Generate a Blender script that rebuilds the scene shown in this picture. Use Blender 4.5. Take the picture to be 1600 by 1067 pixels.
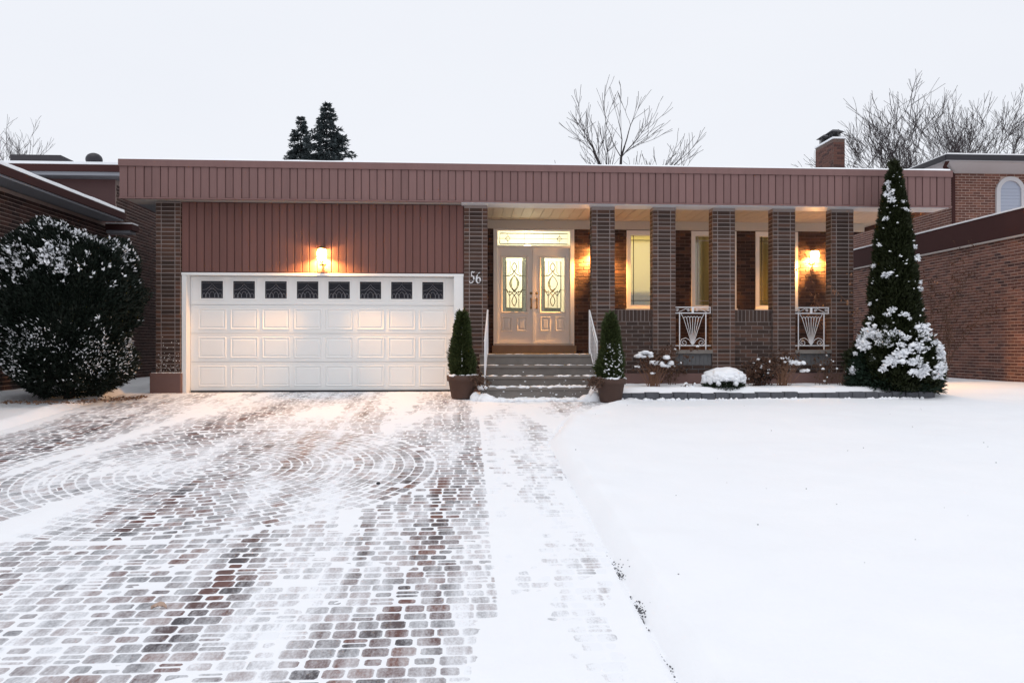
import bpy, bmesh, math, random
import numpy as np
from mathutils import Vector, Matrix, noise
R = math.radians
random.seed(7); rng = np.random.default_rng(7)
for o in list(bpy.data.objects): bpy.data.objects.remove(o)
S = bpy.context.scene
C = S.collection

# ------------------------------------------------------------------ camera
F = 1200.0; HZ = 542.0; CAMZ = 0.83; YAW = math.atan(72/1200)
cam = bpy.data.cameras.new('camera'); co = bpy.data.objects.new('camera', cam); C.objects.link(co)
cam.sensor_width = 36; cam.lens = 36*F/1600; cam.clip_end = 2000; cam.clip_start = .05
co.location = (0, 0, CAMZ); co.rotation_euler = (R(90), 0, -YAW); cam.shift_y = 8.5/1600
S.camera = co
# ------------------------------------------------------------------ sky and sun (overcast winter dusk)
W = bpy.data.worlds.new('World'); S.world = W; W.use_nodes = True
wn = W.node_tree; bg = wn.nodes['Background']
sky = wn.nodes.new('ShaderNodeTexSky'); sky.sky_type = 'NISHITA'; sky.sun_disc = False
sky.sun_elevation = R(70); sky.sun_rotation = R(200); sky.dust_density = 6
hs = wn.nodes.new('ShaderNodeHueSaturation'); hs.inputs['Saturation'].default_value = .25
wn.links.new(sky.outputs[0], hs.inputs['Color'])
mx = wn.nodes.new('ShaderNodeMix'); mx.data_type = 'RGBA'; mx.inputs['Factor'].default_value = .93
wn.links.new(hs.outputs[0], mx.inputs['A']); cn = wn.nodes.new('ShaderNodeTexNoise'); cn.inputs['Scale'].default_value = 2.2; cn.inputs['Detail'].default_value = 6
tc = wn.nodes.new('ShaderNodeTexCoord'); mp = wn.nodes.new('ShaderNodeMapping'); mp.inputs['Scale'].default_value = (1, 1, 2.6)
wn.links.new(tc.outputs['Generated'], mp.inputs['Vector']); wn.links.new(mp.outputs[0], cn.inputs['Vector'])
cm = wn.nodes.new('ShaderNodeMix'); cm.data_type = 'RGBA'; wn.links.new(cn.outputs[0], cm.inputs['Factor'])
cm.inputs['A'].default_value = (8.9, 9.22, 9.95, 1); cm.inputs['B'].default_value = (9.6, 9.85, 10.42, 1)
wn.links.new(cm.outputs['Result'], mx.inputs['B'])
wn.links.new(mx.outputs['Result'], bg.inputs['Color']); bg.inputs['Strength'].default_value = .095
sl = bpy.data.lights.new('sun', 'SUN'); so = bpy.data.objects.new('sun', sl); C.objects.link(so)
sl.energy = .55; sl.angle = R(50); sl.color = (1, .98, .96); so.location = (0, 0, 30)
so.rotation_euler = (R(20), 0, R(-20))
S.view_settings.view_transform = 'Standard'; S.view_settings.look = 'None'
S.view_settings.exposure = .06; S.view_settings.gamma = 1; S.view_settings.use_curve_mapping = False
S.render.engine = 'CYCLES'

# ------------------------------------------------------------------ survey helpers: sight line -> point on the plane y = Y
ca, sa = math.cos(YAW), math.sin(YAW)
def gx(px, Y):
    r = (px-800)/F
    return Y*(r*ca+sa)/(ca-r*sa)
def gz(px, py, Y):
    r = (px-800)/F
    return CAMZ+(HZ-py)*(Y/(ca-r*sa))/F
def ground(x, y):
    if y >= 14: return 0.0
    return -.0727*(14-max(y, 1.0))

# ------------------------------------------------------------------ materials
def nodes(name):
    m = bpy.data.materials.new(name); m.use_nodes = True
    return m, m.node_tree, m.node_tree.nodes['Principled BSDF']
def N(nt, t, **k):
    n = nt.nodes.new(t)
    for a, v in k.items():
        if hasattr(n, a): setattr(n, a, v)
        else: n.inputs[a.replace('_', ' ')].default_value = v
    return n
def noise_tex(nt, scale, detail=4, rough=.55, vec=None):
    n = nt.nodes.new('ShaderNodeTexNoise'); n.inputs['Scale'].default_value = scale
    n.inputs['Detail'].default_value = detail; n.inputs['Roughness'].default_value = rough
    if vec is not None: nt.links.new(vec, n.inputs['Vector'])
    return n
def world_pos(nt, scale=(1, 1, 1)):
    g = nt.nodes.new('ShaderNodeNewGeometry'); m = nt.nodes.new('ShaderNodeMapping')
    m.inputs['Scale'].default_value = scale
    nt.links.new(g.outputs['Position'], m.inputs['Vector']); return m.outputs[0]
def mixc(nt, fac, a, b, mode='MIX'):
    n = nt.nodes.new('ShaderNodeMix'); n.data_type = 'RGBA'; n.blend_type = mode
    for key, v in (('Factor', fac), ('A', a), ('B', b)):
        if isinstance(v, (int, float)): n.inputs[key].default_value = v
        elif isinstance(v, tuple): n.inputs[key].default_value = v if len(v) == 4 else (*v, 1)
        else: nt.links.new(v, n.inputs[key])
    return n.outputs['Result']
def mth(nt, op, a, b=None, c=None, clamp=False):
    n = nt.nodes.new('ShaderNodeMath'); n.operation = op; n.use_clamp = clamp
    for i, v in enumerate((a, b, c)):
        if v is None: continue
        if isinstance(v, (int, float)): n.inputs[i].default_value = v
        else: nt.links.new(v, n.inputs[i])
    return n.outputs[0]
def bump(nt, p, h, strength, dist=.01):
    b = nt.nodes.new('ShaderNodeBump'); b.inputs['Strength'].default_value = strength
    b.inputs['Distance'].default_value = dist
    nt.links.new(h, b.inputs['Height']); nt.links.new(b.outputs[0], p.inputs['Normal'])
M = {}
def plain(key, col, rough=.6, var=.15, scale=6, bmp=.15, metal=0, stretch=(1, 1, 1), spec=.4):
    m, nt, p = nodes(key); v = world_pos(nt, stretch)
    n = noise_tex(nt, scale, 5, .6, v); n2 = noise_tex(nt, scale*9, 3, .6, v)
    a = tuple(c*(1-var) for c in col); b = tuple(min(1, c*(1+var)) for c in col)
    nt.links.new(mixc(nt, n.outputs[0], a, b), p.inputs['Base Color'])
    p.inputs['Roughness'].default_value = rough; p.inputs['Metallic'].default_value = metal
    p.inputs['Specular IOR Level'].default_value = spec
    if bmp: bump(nt, p, n2.outputs[0], bmp, .004)
    M[key] = m; return m
def boards(key, col):
    m, nt, p = nodes(key); oi = nt.nodes.new('ShaderNodeObjectInfo')
    n = noise_tex(nt, 2.2, 6, .65, world_pos(nt, (4, 4, .5))); n2 = noise_tex(nt, 40, 3, .6, world_pos(nt))
    a = mixc(nt, n.outputs[0], tuple(c*.84 for c in col), tuple(c*1.17 for c in col))
    b = mixc(nt, 1.0, a, mixc(nt, oi.outputs['Random'], (.93,)*3, (1.07,)*3), 'MULTIPLY')
    nt.links.new(b, p.inputs['Base Color']); p.inputs['Roughness'].default_value = .6; p.inputs['Specular IOR Level'].default_value = .2
    bump(nt, p, mth(nt, 'MULTIPLY_ADD', n2.outputs[0], .3, n.outputs[0]), .08, .006); M[key] = m
boards('siding_board', (.158, .076, .066)); boards('siding', (.200, .116, .109))  # one cladding; overhang shade is put into siding_board's colour, sky reflection into siding's
plain('siding_dark', (.10, .042, .040), .5, .12, 3, .05)
plain('white_paint', (.78, .78, .77), .45, .035, 2.5, .06)
plain('door_paint', (.78, .72, .66), .42, .04, 3, .05)
plain('trim_white', (.62, .63, .66), .5, .06, 5, .06)
plain('trim_beige', (.40, .36, .34), .5, .08, 5, .06)
plain('soffit', (.52, .46, .39), .55, .05, 4, .05)
plain('soffit_grey', (.25, .26, .29), .55, .08, 4, .05)
plain('mortar_left', (.33, .25, .22), .9, .2, 9, .4)
plain('mortar', (.25, .205, .19), .9, .18, 9, .4)
plain('mortar_red', (.52, .40, .35), .9, .2, 9, .4)
plain('mortar_dark', (.13, .09, .078), .9, .2, 9, .4)
plain('parge', (.155, .088, .078), .85, .16, 4, .3)
plain('concrete', (.185, .165, .15), .85, .38, 4, .4)
plain('concrete_dark', (.115, .115, .12), .85, .25, 6, .4)
plain('kerb_stone', (.085, .088, .10), .9, .5, 9, .6)
plain('maroon', (.056, .024, .023), .75, .14, 3, .05, spec=.12)
plain('dark_metal', (.02, .018, .024), .45, .2, 6, .1)
plain('brass', (.28, .2, .1), .35, .1, 6, 0, metal=.8)
plain('came', (.055, .05, .035), .5, .1, 6, 0)
plain('iron_white', (.70, .70, .72), .4, .04, 6, .05)
plain('iron_pattern', (.22, .22, .24), .4, .1, 6, 0)
plain('terracotta', (.075, .042, .032), .8, .2, 7, .3)
plain('soil', (.05, .035, .025), .95, .3, 12, .5)
plain('bark_dark', (.045, .036, .038), .9, .3, 12, .4)
plain('bark_brown', (.11, .065, .045), .9, .25, 12, .4)
plain('twig_tan', (.20, .105, .065), .9, .2, 12, .3)
plain('dry_leaf', (.085, .042, .026), .8, .35, 30, .2)
plain('leaf_orange', (.30, .15, .085), .8, .25, 60, .2)
plain('litter', (.15, .085, .055), .9, .4, 30, .3)
plain('leaf_pale', (.46, .33, .26), .8, .25, 60, .2)
plain('plaster', (.74, .70, .58), .8, .04, 2, .05)
plain('blind_low', (.44, .38, .20), .8, .06, 2, .05)
plain('wood_floor', (.25, .15, .08), .4, .2, 4, .05)
plain('threshold', (.25, .16, .10), .6, .2, 5, .1)
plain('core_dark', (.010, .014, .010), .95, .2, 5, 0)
plain('shingle', (.05, .045, .05), .9, .2, 10, .3)
plain('grit', (.10, .10, .11), .9, .4, 40, .3)

def snow_mat():
    m, nt, p = nodes('snow'); v = world_pos(nt)
    n = noise_tex(nt, 1.3, 5, .55, v); n2 = noise_tex(nt, 60, 4, .65, v)
    nt.links.new(mixc(nt, n.outputs[0], (.84, .86, .895), (.89, .90, .925)), p.inputs['Base Color'])
    p.inputs['Roughness'].default_value = .75; p.inputs['Specular IOR Level'].default_value = .25
    h = mth(nt, 'ADD', n2.outputs[0], mth(nt, 'MULTIPLY', noise_tex(nt, 9, 4, .6, v).outputs[0], 2.0))
    bump(nt, p, h, .22, .012)
    M['snow'] = m
snow_mat()

def tone_mat(key, stops, rough=.8, bmp=.35, nscale=45, var=.28):
    """bricks: one tone per piece (mesh attribute 'tone') plus grain"""
    m, nt, p = nodes(key); v = world_pos(nt)
    at = nt.nodes.new('ShaderNodeAttribute'); at.attribute_name = 'tone'
    r = nt.nodes.new('ShaderNodeValToRGB'); el = r.color_ramp.elements
    while len(el) < len(stops): el.new(.5)
    for e, (t, c) in zip(el, stops): e.position = t; e.color = (*c, 1)
    nt.links.new(at.outputs['Fac'], r.inputs[0])
    n = noise_tex(nt, nscale, 5, .65, v); n2 = noise_tex(nt, 1.1, 4, .6, v)
    g = mixc(nt, n.outputs[0], (1-var,)*3, (1+var,)*3); g2 = mixc(nt, n2.outputs[0], (.8, .8, .8), (1.2, 1.2, 1.2))
    c = mixc(nt, 1.0, mixc(nt, 1.0, r.outputs[0], g, 'MULTIPLY'), g2, 'MULTIPLY')
    nt.links.new(c, p.inputs['Base Color']); p.inputs['Roughness'].default_value = rough
    p.inputs['Specular IOR Level'].default_value = .3
    bump(nt, p, n.outputs[0], bmp, .006); M[key] = m
tone_mat('brick_house', [(0, (.036, .022, .018)), (.4, (.058, .034, .026)), (.7, (.088, .045, .032)), (1, (.13, .058, .038))])
tone_mat('brick_porch', [(0, (.035, .018, .014)), (.5, (.062, .031, .022)), (1, (.11, .055, .036))])
tone_mat('brick_left', [(0, (.030, .015, .013)), (.5, (.050, .024, .020)), (1, (.080, .036, .028))])
tone_mat('brick_right', [(0, (.060, .030, .028)), (.10, (.115, .052, .042)), (.6, (.165, .075, .057)), (1, (.23, .105, .076))])

def paver_mat(key, obj_cover):
    m, nt, p = nodes(key); v = world_pos(nt)
    at = nt.nodes.new('ShaderNodeAttribute'); at.attribute_name = 'tone'
    cv = nt.nodes.new('ShaderNodeAttribute'); cv.attribute_name = 'cover'
    if obj_cover: cv.attribute_type = 'OBJECT'
    r = nt.nodes.new('ShaderNodeValToRGB'); el = r.color_ramp.elements
    st = [(0, (.042, .040, .050)), (.3, (.070, .054, .060)), (.55, (.088, .044, .044)), (.8, (.13, .050, .042)), (1, (.17, .072, .052))]
    while len(el) < len(st): el.new(.5)
    for e, (t, c) in zip(el, st): e.position = t; e.color = (*c, 1)
    nt.links.new(at.outputs['Fac'], r.inputs[0])
    n = noise_tex(nt, 70, 5, .65, v)
    base = mixc(nt, 1.0, r.outputs[0], mixc(nt, n.outputs[0], (.6, .6, .6), (1.4, 1.4, 1.4)), 'MULTIPLY')
    st1 = noise_tex(nt, 1.0, 5, .6, world_pos(nt, (16, 3.0, 3)))
    st2 = noise_tex(nt, 1.0, 5, .7, world_pos(nt, (75, 40, 40)))
    a = mth(nt, 'MULTIPLY_ADD', mth(nt, 'SUBTRACT', st1.outputs[0], .5), .8, cv.outputs['Fac'])
    b = mth(nt, 'MULTIPLY_ADD', mth(nt, 'SUBTRACT', st2.outputs[0], .5), 1.0, a)
    st3 = noise_tex(nt, 1.0, 4, .6, world_pos(nt, (5.0, .45, 1)))
    b = mth(nt, 'MULTIPLY_ADD', mth(nt, 'SUBTRACT', st3.outputs[0], .5), 1.5, b)
    ed = nt.nodes.new('ShaderNodeAttribute'); ed.attribute_name = 'edge'
    b = mth(nt, 'MULTIPLY_ADD', mth(nt, 'POWER', ed.outputs['Fac'], 3.0), .16, b)
    film = mth(nt, 'MULTIPLY', mth(nt, 'SUBTRACT', b, .19), 1.08, clamp=True)
    nt.links.new(mixc(nt, film, base, (.84, .86, .9)), p.inputs['Base Color'])
    nt.links.new(mth(nt, 'MULTIPLY_ADD', film, .3, .5), p.inputs['Roughness'])
    bump(nt, p, mth(nt, 'ADD', film, n.outputs[0]), .3, .006); M[key] = m
paver_mat('paver', False); paver_mat('paver_single', True)

def leaf_mat(key, a, b, rough=.6, dust=0.0):
    m, nt, p = nodes(key); v = world_pos(nt)
    n = noise_tex(nt, 7, 3, .6, v); n2 = noise_tex(nt, 60, 2, .6, v)
    f = mth(nt, 'MULTIPLY_ADD', n2.outputs[0], .5, mth(nt, 'MULTIPLY', n.outputs[0], .5), clamp=True)
    c = mixc(nt, f, a, b)
    nt.links.new(c, p.inputs['Base Color']); p.inputs['Roughness'].default_value = rough
    p.inputs['Specular IOR Level'].default_value = .25; M[key] = m
leaf_mat('leaf_yew', (.005, .009, .006), (.012, .021, .014))
leaf_mat('leaf_cedar', (.010, .014, .004), (.024, .031, .009))
leaf_mat('leaf_cedar_low', (.010, .022, .015), (.024, .044, .026))
leaf_mat('leaf_pot', (.022, .034, .010), (.062, .080, .026))
leaf_mat('leaf_spruce', (.030, .040, .044), (.075, .095, .100))
leaf_mat('leaf_box', (.012, .022, .012), (.03, .045, .022))

def emit(key, col, s):
    m = bpy.data.materials.new(key); m.use_nodes = True; nt = m.node_tree; nt.nodes.clear()
    e = nt.nodes.new('ShaderNodeEmission'); e.inputs[0].default_value = (*col, 1); e.inputs[1].default_value = s
    o = nt.nodes.new('ShaderNodeOutputMaterial'); nt.links.new(e.outputs[0], o.inputs[0]); M[key] = m
emit('bulb_warm', (1, .74, .40), 40); emit('bulb_white', (1, .95, .80), 30)
def glass(key, tint, frost, gloss):
    m = bpy.data.materials.new(key); m.use_nodes = True; nt = m.node_tree; nt.nodes.clear()
    t = nt.nodes.new('ShaderNodeBsdfTransparent'); t.inputs[0].default_value = (*tint, 1)
    d = nt.nodes.new('ShaderNodeBsdfTranslucent'); d.inputs[0].default_value = (*tint, 1)
    g = nt.nodes.new('ShaderNodeBsdfGlossy'); g.inputs['Roughness'].default_value = .06; g.inputs[0].default_value = (.9, .9, .9, 1)
    a = nt.nodes.new('ShaderNodeMixShader'); a.inputs[0].default_value = frost
    nt.links.new(t.outputs[0], a.inputs[1]); nt.links.new(d.outputs[0], a.inputs[2])
    b = nt.nodes.new('ShaderNodeMixShader'); b.inputs[0].default_value = gloss
    nt.links.new(a.outputs[0], b.inputs[1]); nt.links.new(g.outputs[0], b.inputs[2])
    o = nt.nodes.new('ShaderNodeOutputMaterial'); nt.links.new(b.outputs[0], o.inputs[0]); M[key] = m
glass('glass_clear', (.95, .96, .90), 0, .11)
glass('glass_frost', (.97, .98, .92), .45, .04)
glass('glass_bevel', (.42, .43, .34), .15, .14)
glass('glass_green', (.30, .31, .18), .2, .10)
glass('lamp_glass', (1, .93, .8), .5, .05)
m = bpy.data.materials.new('blind'); m.use_nodes = True; nt = m.node_tree; nt.nodes.clear()
d1 = nt.nodes.new('ShaderNodeBsdfDiffuse'); d1.inputs[0].default_value = (.75, .70, .50, 1)
d2 = nt.nodes.new('ShaderNodeBsdfTranslucent'); d2.inputs[0].default_value = (.92, .86, .62, 1)
a_ = nt.nodes.new('ShaderNodeMixShader'); a_.inputs[0].default_value = .65; nt.links.new(d1.outputs[0], a_.inputs[1]); nt.links.new(d2.outputs[0], a_.inputs[2])
o_ = nt.nodes.new('ShaderNodeOutputMaterial'); nt.links.new(a_.outputs[0], o_.inputs[0]); M['blind'] = m
m, nt, p = nodes('pane_dark'); p.inputs['Base Color'].default_value = (.012, .012, .018, 1); p.inputs['Roughness'].default_value = .12; p.inputs['Specular IOR Level'].default_value = .2
M['pane_dark'] = m
m, nt, p = nodes('pane_sky'); p.inputs['Base Color'].default_value = (.42, .48, .60, 1); p.inputs['Roughness'].default_value = .25
M['pane_sky'] = m

# ------------------------------------------------------------------ mesh helpers
def link(name, me, mat, parent=None, smooth=False):
    o = bpy.data.objects.new(name, me); C.objects.link(o)
    if mat and not me.materials: me.materials.append(M[mat])
    if smooth: me.polygons.foreach_set('use_smooth', [True]*len(me.polygons))
    if parent is not None: o.parent = parent
    return o
def empty(name, loc, label, cat, group=None):
    o = bpy.data.objects.new(name, None); C.objects.link(o); o.location = loc; o.empty_display_size = .1
    return tag(o, label, cat, group)
def tag(o, label, cat, group=None):
    o['label'] = label; o['category'] = cat
    if group: o['group'] = group
    return o
def struct(o, k='structure'): o['kind'] = k; return o
class MB:
    def __init__(s): s.v = []; s.f = []; s.t = []; s.c = []
    def add(s, vs, fs, tone=.5, cover=.5):
        n = len(s.v); s.v += [tuple(v) for v in vs]; s.f += [tuple(i+n for i in f) for f in fs]
        s.t += [tone]*len(fs); s.c += [cover]*len(fs); return s
    def box(s, x0, x1, y0, y1, z0, z1, tone=.5):
        return s.add([(x0, y0, z0), (x1, y0, z0), (x1, y1, z0), (x0, y1, z0), (x0, y0, z1), (x1, y0, z1), (x1, y1, z1), (x0, y1, z1)],
                     [(0, 3, 2, 1), (4, 5, 6, 7), (0, 1, 5, 4), (1, 2, 6, 5), (2, 3, 7, 6), (3, 0, 4, 7)], tone)
    def tube(s, pts, rad, n=6, cap=True):
        pts = [Vector(p) for p in pts]; rr = rad if hasattr(rad, '__len__') else [rad]*len(pts)
        rings = []
        for i, p in enumerate(pts):
            d = (pts[min(i+1, len(pts)-1)]-pts[max(i-1, 0)])
            if d.length < 1e-9: d = Vector((0, 0, 1))
            d.normalize(); up = Vector((0, 0, 1)) if abs(d.z) < .9 else Vector((1, 0, 0))
            a = d.cross(up).normalized(); b = a.cross(d)
            rings.append([p+(a*math.cos(2*math.pi*k/n)+b*math.sin(2*math.pi*k/n))*rr[i] for k in range(n)])
        vs = [v for r in rings for v in r]; fs = []
        for i in range(len(pts)-1):
            for k in range(n): fs.append((i*n+k, i*n+(k+1) % n, (i+1)*n+(k+1) % n, (i+1)*n+k))
        if cap: fs += [tuple(range(n))[::-1], tuple((len(pts)-1)*n+k for k in range(n))]
        return s.add(vs, fs)
    def lathe(s, prof, cx, cy, n=24):
        vs = []; fs = []
        for r, z in prof:
            vs += [(cx+r*math.cos(2*math.pi*k/n), cy+r*math.sin(2*math.pi*k/n), z) for k in range(n)]
        for i in range(len(prof)-1):
            for k in range(n): fs.append((i*n+k, i*n+(k+1) % n, (i+1)*n+(k+1) % n, (i+1)*n+k))
        fs += [tuple(range(n))[::-1], tuple((len(prof)-1)*n+k for k in range(n))]
        return s.add(vs, fs)
    def mesh(s, name):
        me = bpy.data.meshes.new(name); me.from_pydata(s.v, [], s.f); return me
    def build(s, name, mat, parent=None, smooth=False, tones=False, covers=False, off=(0, 0, 0)):
        if parent is not None and parent.type == 'EMPTY' and parent.parent is None:
            off = parent.location
        elif parent is not None:
            off = world_off(parent)
        if any(off): s.v = [(x-off[0], y-off[1], z-off[2]) for x, y, z in s.v]
        me = s.mesh(name)
        if tones: me.attributes.new('tone', 'FLOAT', 'FACE').data.foreach_set('value', s.t)
        if covers: me.attributes.new('cover', 'FLOAT', 'FACE').data.foreach_set('value', s.c)
        return link(name, me, mat, parent, smooth)
def world_off(o):
    v = Vector((0, 0, 0))
    while o is not None: v = v+o.location; o = o.parent
    return v
def npmesh(name, V, Q, mat, parent=None, smooth=False):
    V = np.asarray(V, dtype=np.float32); Q = np.asarray(Q, dtype=np.int32)
    if parent is not None: V = V-np.array(world_off(parent), dtype=np.float32)
    me = bpy.data.meshes.new(name); k = Q.shape[1]
    me.vertices.add(len(V)); me.vertices.foreach_set('co', V.ravel())
    me.loops.add(Q.size); me.loops.foreach_set('vertex_index', Q.ravel())
    me.polygons.add(len(Q)); me.polygons.foreach_set('loop_start', np.arange(0, Q.size, k, dtype=np.int32))
    me.update(calc_edges=True); me.validate()
    return link(name, me, mat, parent, smooth)
def pn(x, y, z=0.0): return noise.noise(Vector((x, y, z)))

# bevelled block, x = length, y = thickness (front at y = 0, back at +d), z = height
def block(l, d, h, b=.004):
    x, z = l/2, h/2
    v = [(-x, d, -z), (x, d, -z), (x, d, z), (-x, d, z), (-x, b, -z), (x, b, -z), (x, b, z), (-x, b, z),
         (-x+b, 0, -z+b), (x-b, 0, -z+b), (x-b, 0, z-b), (-x+b, 0, z-b)]
    f = [(8, 9, 10, 11), (4, 5, 9, 8), (5, 6, 10, 9), (6, 7, 11, 10), (7, 4, 8, 11), (0, 1, 5, 4), (1, 2, 6, 5), (2, 3, 7, 6), (3, 0, 4, 7)]
    return v, f
class Bricks:
    """lays bricks on a plane: origin, u (unit, along the wall), n (unit, outward)"""
    def __init__(s, parent, mat, singles=0): s.parent = parent; s.mat = mat; s.left = singles; s.mb = MB(); s.cache = {}
    def mtx(s, c, u, n):
        u = Vector(u); n = Vector(n); m = Matrix.Identity(4)
        for i in range(3): m[i][0] = u[i]; m[i][1] = -n[i]; m[i][2] = (0, 0, 1)[i]; m[i][3] = c[i]
        return m
    def put(s, c, u, n, l, h, d=.03, tone=None, single=False, parent=None):
        tone = random.random() if tone is None else tone
        m = s.mtx(Vector(c)+Vector((random.uniform(-.0015, .0015),)*3), u, n)
        if single and s.left > 0:
            s.left -= 1; k = (round(l, 3), round(h, 3), int(tone*7.99))
            if k not in s.cache:
                q = MB(); v, f = block(l, d, h); q.add(v, f, (k[2]+.5)/8); me = q.mesh('brick')
                me.attributes.new('tone', 'FLOAT', 'FACE').data.foreach_set('value', q.t); me.materials.append(M[s.mat]); s.cache[k] = me
            o = bpy.data.objects.new('brick', s.cache[k]); C.objects.link(o)
            pr = parent or s.parent; o.parent = pr; m.translation = m.translation-world_off(pr); o.matrix_local = m
        else:
            v, f = block(l, d, h); s.mb.add([m @ Vector(p) for p in v], f, tone)
    def wall(s, org, u, n, W_, H_, holes=(), course=.074, length=.222, joint=.010, proud=.007, single=None, tones=(0, 1), top=None):
        org = Vector(org); u = Vector(u); nv = Vector(n); rows = int(H_/course)
        for r in range(rows):
            z0 = r*course; zc = z0+course/2; x = -(length/2 if r % 2 else 0)
            while x < W_-.02:
                a, b = max(x, 0), min(x+length, W_); x += length
                segs = [(a, b)]
                for (h0, h1, g0, g1) in holes:
                    if zc > g0 and zc < g1:
                        q = []
                        for (a1, b1) in segs:
                            if b1 <= h0 or a1 >= h1: q.append((a1, b1)); continue
                            if a1 < h0: q.append((a1, h0))
                            if b1 > h1: q.append((h1, b1))
                        segs = q
                for (a1, b1) in segs:
                    if b1-a1 < .04: continue
                    l = b1-a1-joint; cc = org+u*((a1+b1)/2)+Vector((0, 0, zc))+nv*proud
                    if top and zc > top((a1+b1)/2): continue
                    full = abs((b1-a1)-length) < 1e-4
                    s.put(cc, u, n, l, course-joint, .025, tones[0]+(tones[1]-tones[0])*random.random()**1.3, bool(single and full and single((a1+b1)/2, zc)))
    def finish(s, name='brick_courses'):
        if s.mb.v: return struct(s.mb.build(name, s.mat, s.parent, tones=True), 'stuff')

def blob_mesh(MBo, c, rx, ry, rz, seed=0, sub=2, amp=.25, freq=2.2, flat=.0):
    """a lump of snow"""
    key = sub
    if key not in blob_mesh.cache:
        bm = bmesh.new(); bmesh.ops.create_icosphere(bm, subdivisions=sub, radius=1)
        blob_mesh.cache[key] = ([v.co.copy() for v in bm.verts], [tuple(v.index for v in f.verts) for f in bm.faces]); bm.free()
    V, Fc = blob_mesh.cache[key]; out = []
    for v in V:
        k = 1+amp*noise.noise(v*freq+Vector((seed*3.1, seed*1.7, seed)))
        z = v.z*rz*k
        if z < 0: z *= (1-flat)
        out.append((c[0]+v.x*rx*k, c[1]+v.y*ry*k, c[2]+z))
    MBo.add(out, Fc)
blob_mesh.cache = {}

def cards(P, D, L, Wd, up=None, fold=.25):
    """leaf-sized folded diamonds at P pointing along D"""
    n = len(P); D = D/np.linalg.norm(D, axis=1, keepdims=True)
    rnd = rng.normal(size=(n, 3)); side = np.cross(D, rnd); side /= np.linalg.norm(side, axis=1, keepdims=True)+1e-9
    nor = np.cross(side, D); L = np.asarray(L).reshape(-1, 1)*np.ones((n, 1)); Wd = np.asarray(Wd).reshape(-1, 1)*np.ones((n, 1))
    a = P; b = P+D*L*.45+side*Wd*.5+nor*Wd*fold; c = P+D*L; d = P+D*L*.45-side*Wd*.5+nor*Wd*fold
    V = np.stack([a, b, c, d], 1).reshape(-1, 3); Q = np.arange(4*n).reshape(n, 4)
    return V, Q

# ================================================================== GROUND
def edge_right(y):           # right edge of the paved strip
    if y < 9.4: return 1.0
    if y < 11: return 1.0+(y-9.4)*.28
    if y < 13: return 1.45+(y-11)*.62
    return 2.7
def paved(x, y):
    return -6.05 < x < edge_right(y) and y < 14.5
def cover(x, y):
    """how much swept snow is left on the paving, 0 bare .. 1 buried"""
    c = .79+.40*pn(x*1.5+3, y*.33, 1.3)+.30*pn(x*3.4, y*.9+7, 4.1)+.16*pn(x*9, y*6, 2.2)
    def band(x0, w, y0, y1, a, slant=0):
        xx = x-(x0+slant*(y-6)); k = math.exp(-(xx/w)**2)
        t = min(1, max(0, (y-y0)/1.2))*min(1, max(0, (y1-y)/1.5)); return a*k*t
    c -= band(-1.40, .26, 1, 6.8, .60, .04)+band(-2.9, .40, 1, 8.5, .42)+band(-.30, .30, 3, 8.6, .36, .03)+band(-3.9, .3, 1, 7, .25)
    c -= band(-5.4, .7, 8.2, 12.0, .6, .1)+band(-4.3, .5, 9, 12.8, .34, .2)+band(-2.2, .4, 5.5, 9.5, .26)
    c += band(-4.9, .10, 7.5, 12, .5, .16)+band(-3.55, .14, 5.0, 8.2, .34, .1)+band(-.85, .3, 5.5, 9.5, .26)
    if y > 10.5: c += .05*min(1, (y-10.5)/1.5)
    if x > .2: c += .22+.12*pn(x*4, y*.8, 6)
    if x > .2 and y > 9.5: c -= .10
    if x < -5.7: c += (-5.7-x)*1.6
    c += max(0, x-(edge_right(y)-.22))*1.3
    return c
def snow_over(x, y):         # height of the loose snow above the paver tops
    c = cover(x, y)
    return -.0007+min(.012, max(0, c-(.93 if x < .2 else 1.02))*.035)+.0006*pn(x*7, y*7, 9)
def lawn_snow(x, y):
    h = .068+.024*pn(x*.5, y*.5, 5)+.011*pn(x*2.1, y*2.1, 8)+.005*pn(x*5, y*5, 3)
    if x > 0: k = x-edge_right(y)+.05*pn(y*1.7, 3.3)
    else: k = -6.05-x+.08*pn(y*1.5, 1.3)
    if x > 2.3 and y > 11.8: h -= .035*min(1, (y-11.8)/.9)
    t = min(1, max(0, k/.17)); t = t*t*(3-2*t)
    ridge = .03*math.exp(-((k-.18)/.16)**2)*(1+.8*pn(y*2.7, x))
    return -.012+(h+.012)*t+ridge
def axis(lo, hi, f0, f1, step):
    a = list(np.arange(f0, f1, step)); x, s = f0, step
    left = []
    while x > lo: s *= 1.35; x -= s; left.append(x)
    x, s = a[-1], step; right = []
    while x < hi: s *= 1.35; x += s; right.append(x)
    return left[::-1]+a+right
xs = axis(-400, 400, -9, 13, .07); ys = axis(-60, 900, 1.5, 16, .07)
V = []
for y in ys:
    for x in xs:
        z = ground(x, y)
        if paved(x, y): z -= .08
        elif 2.6 < x < 9 and y > 12.9: z += .02
        else: z += lawn_snow(x, y)
        V.append((x, y, z))
nx, ny = len(xs), len(ys); I = np.arange(nx*ny).reshape(ny, nx)
Q = np.stack([I[:-1, :-1], I[:-1, 1:], I[1:, 1:], I[1:, :-1]], -1).reshape(-1, 4)
struct(npmesh('snow_ground', V, Q, 'snow', None, True))

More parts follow.
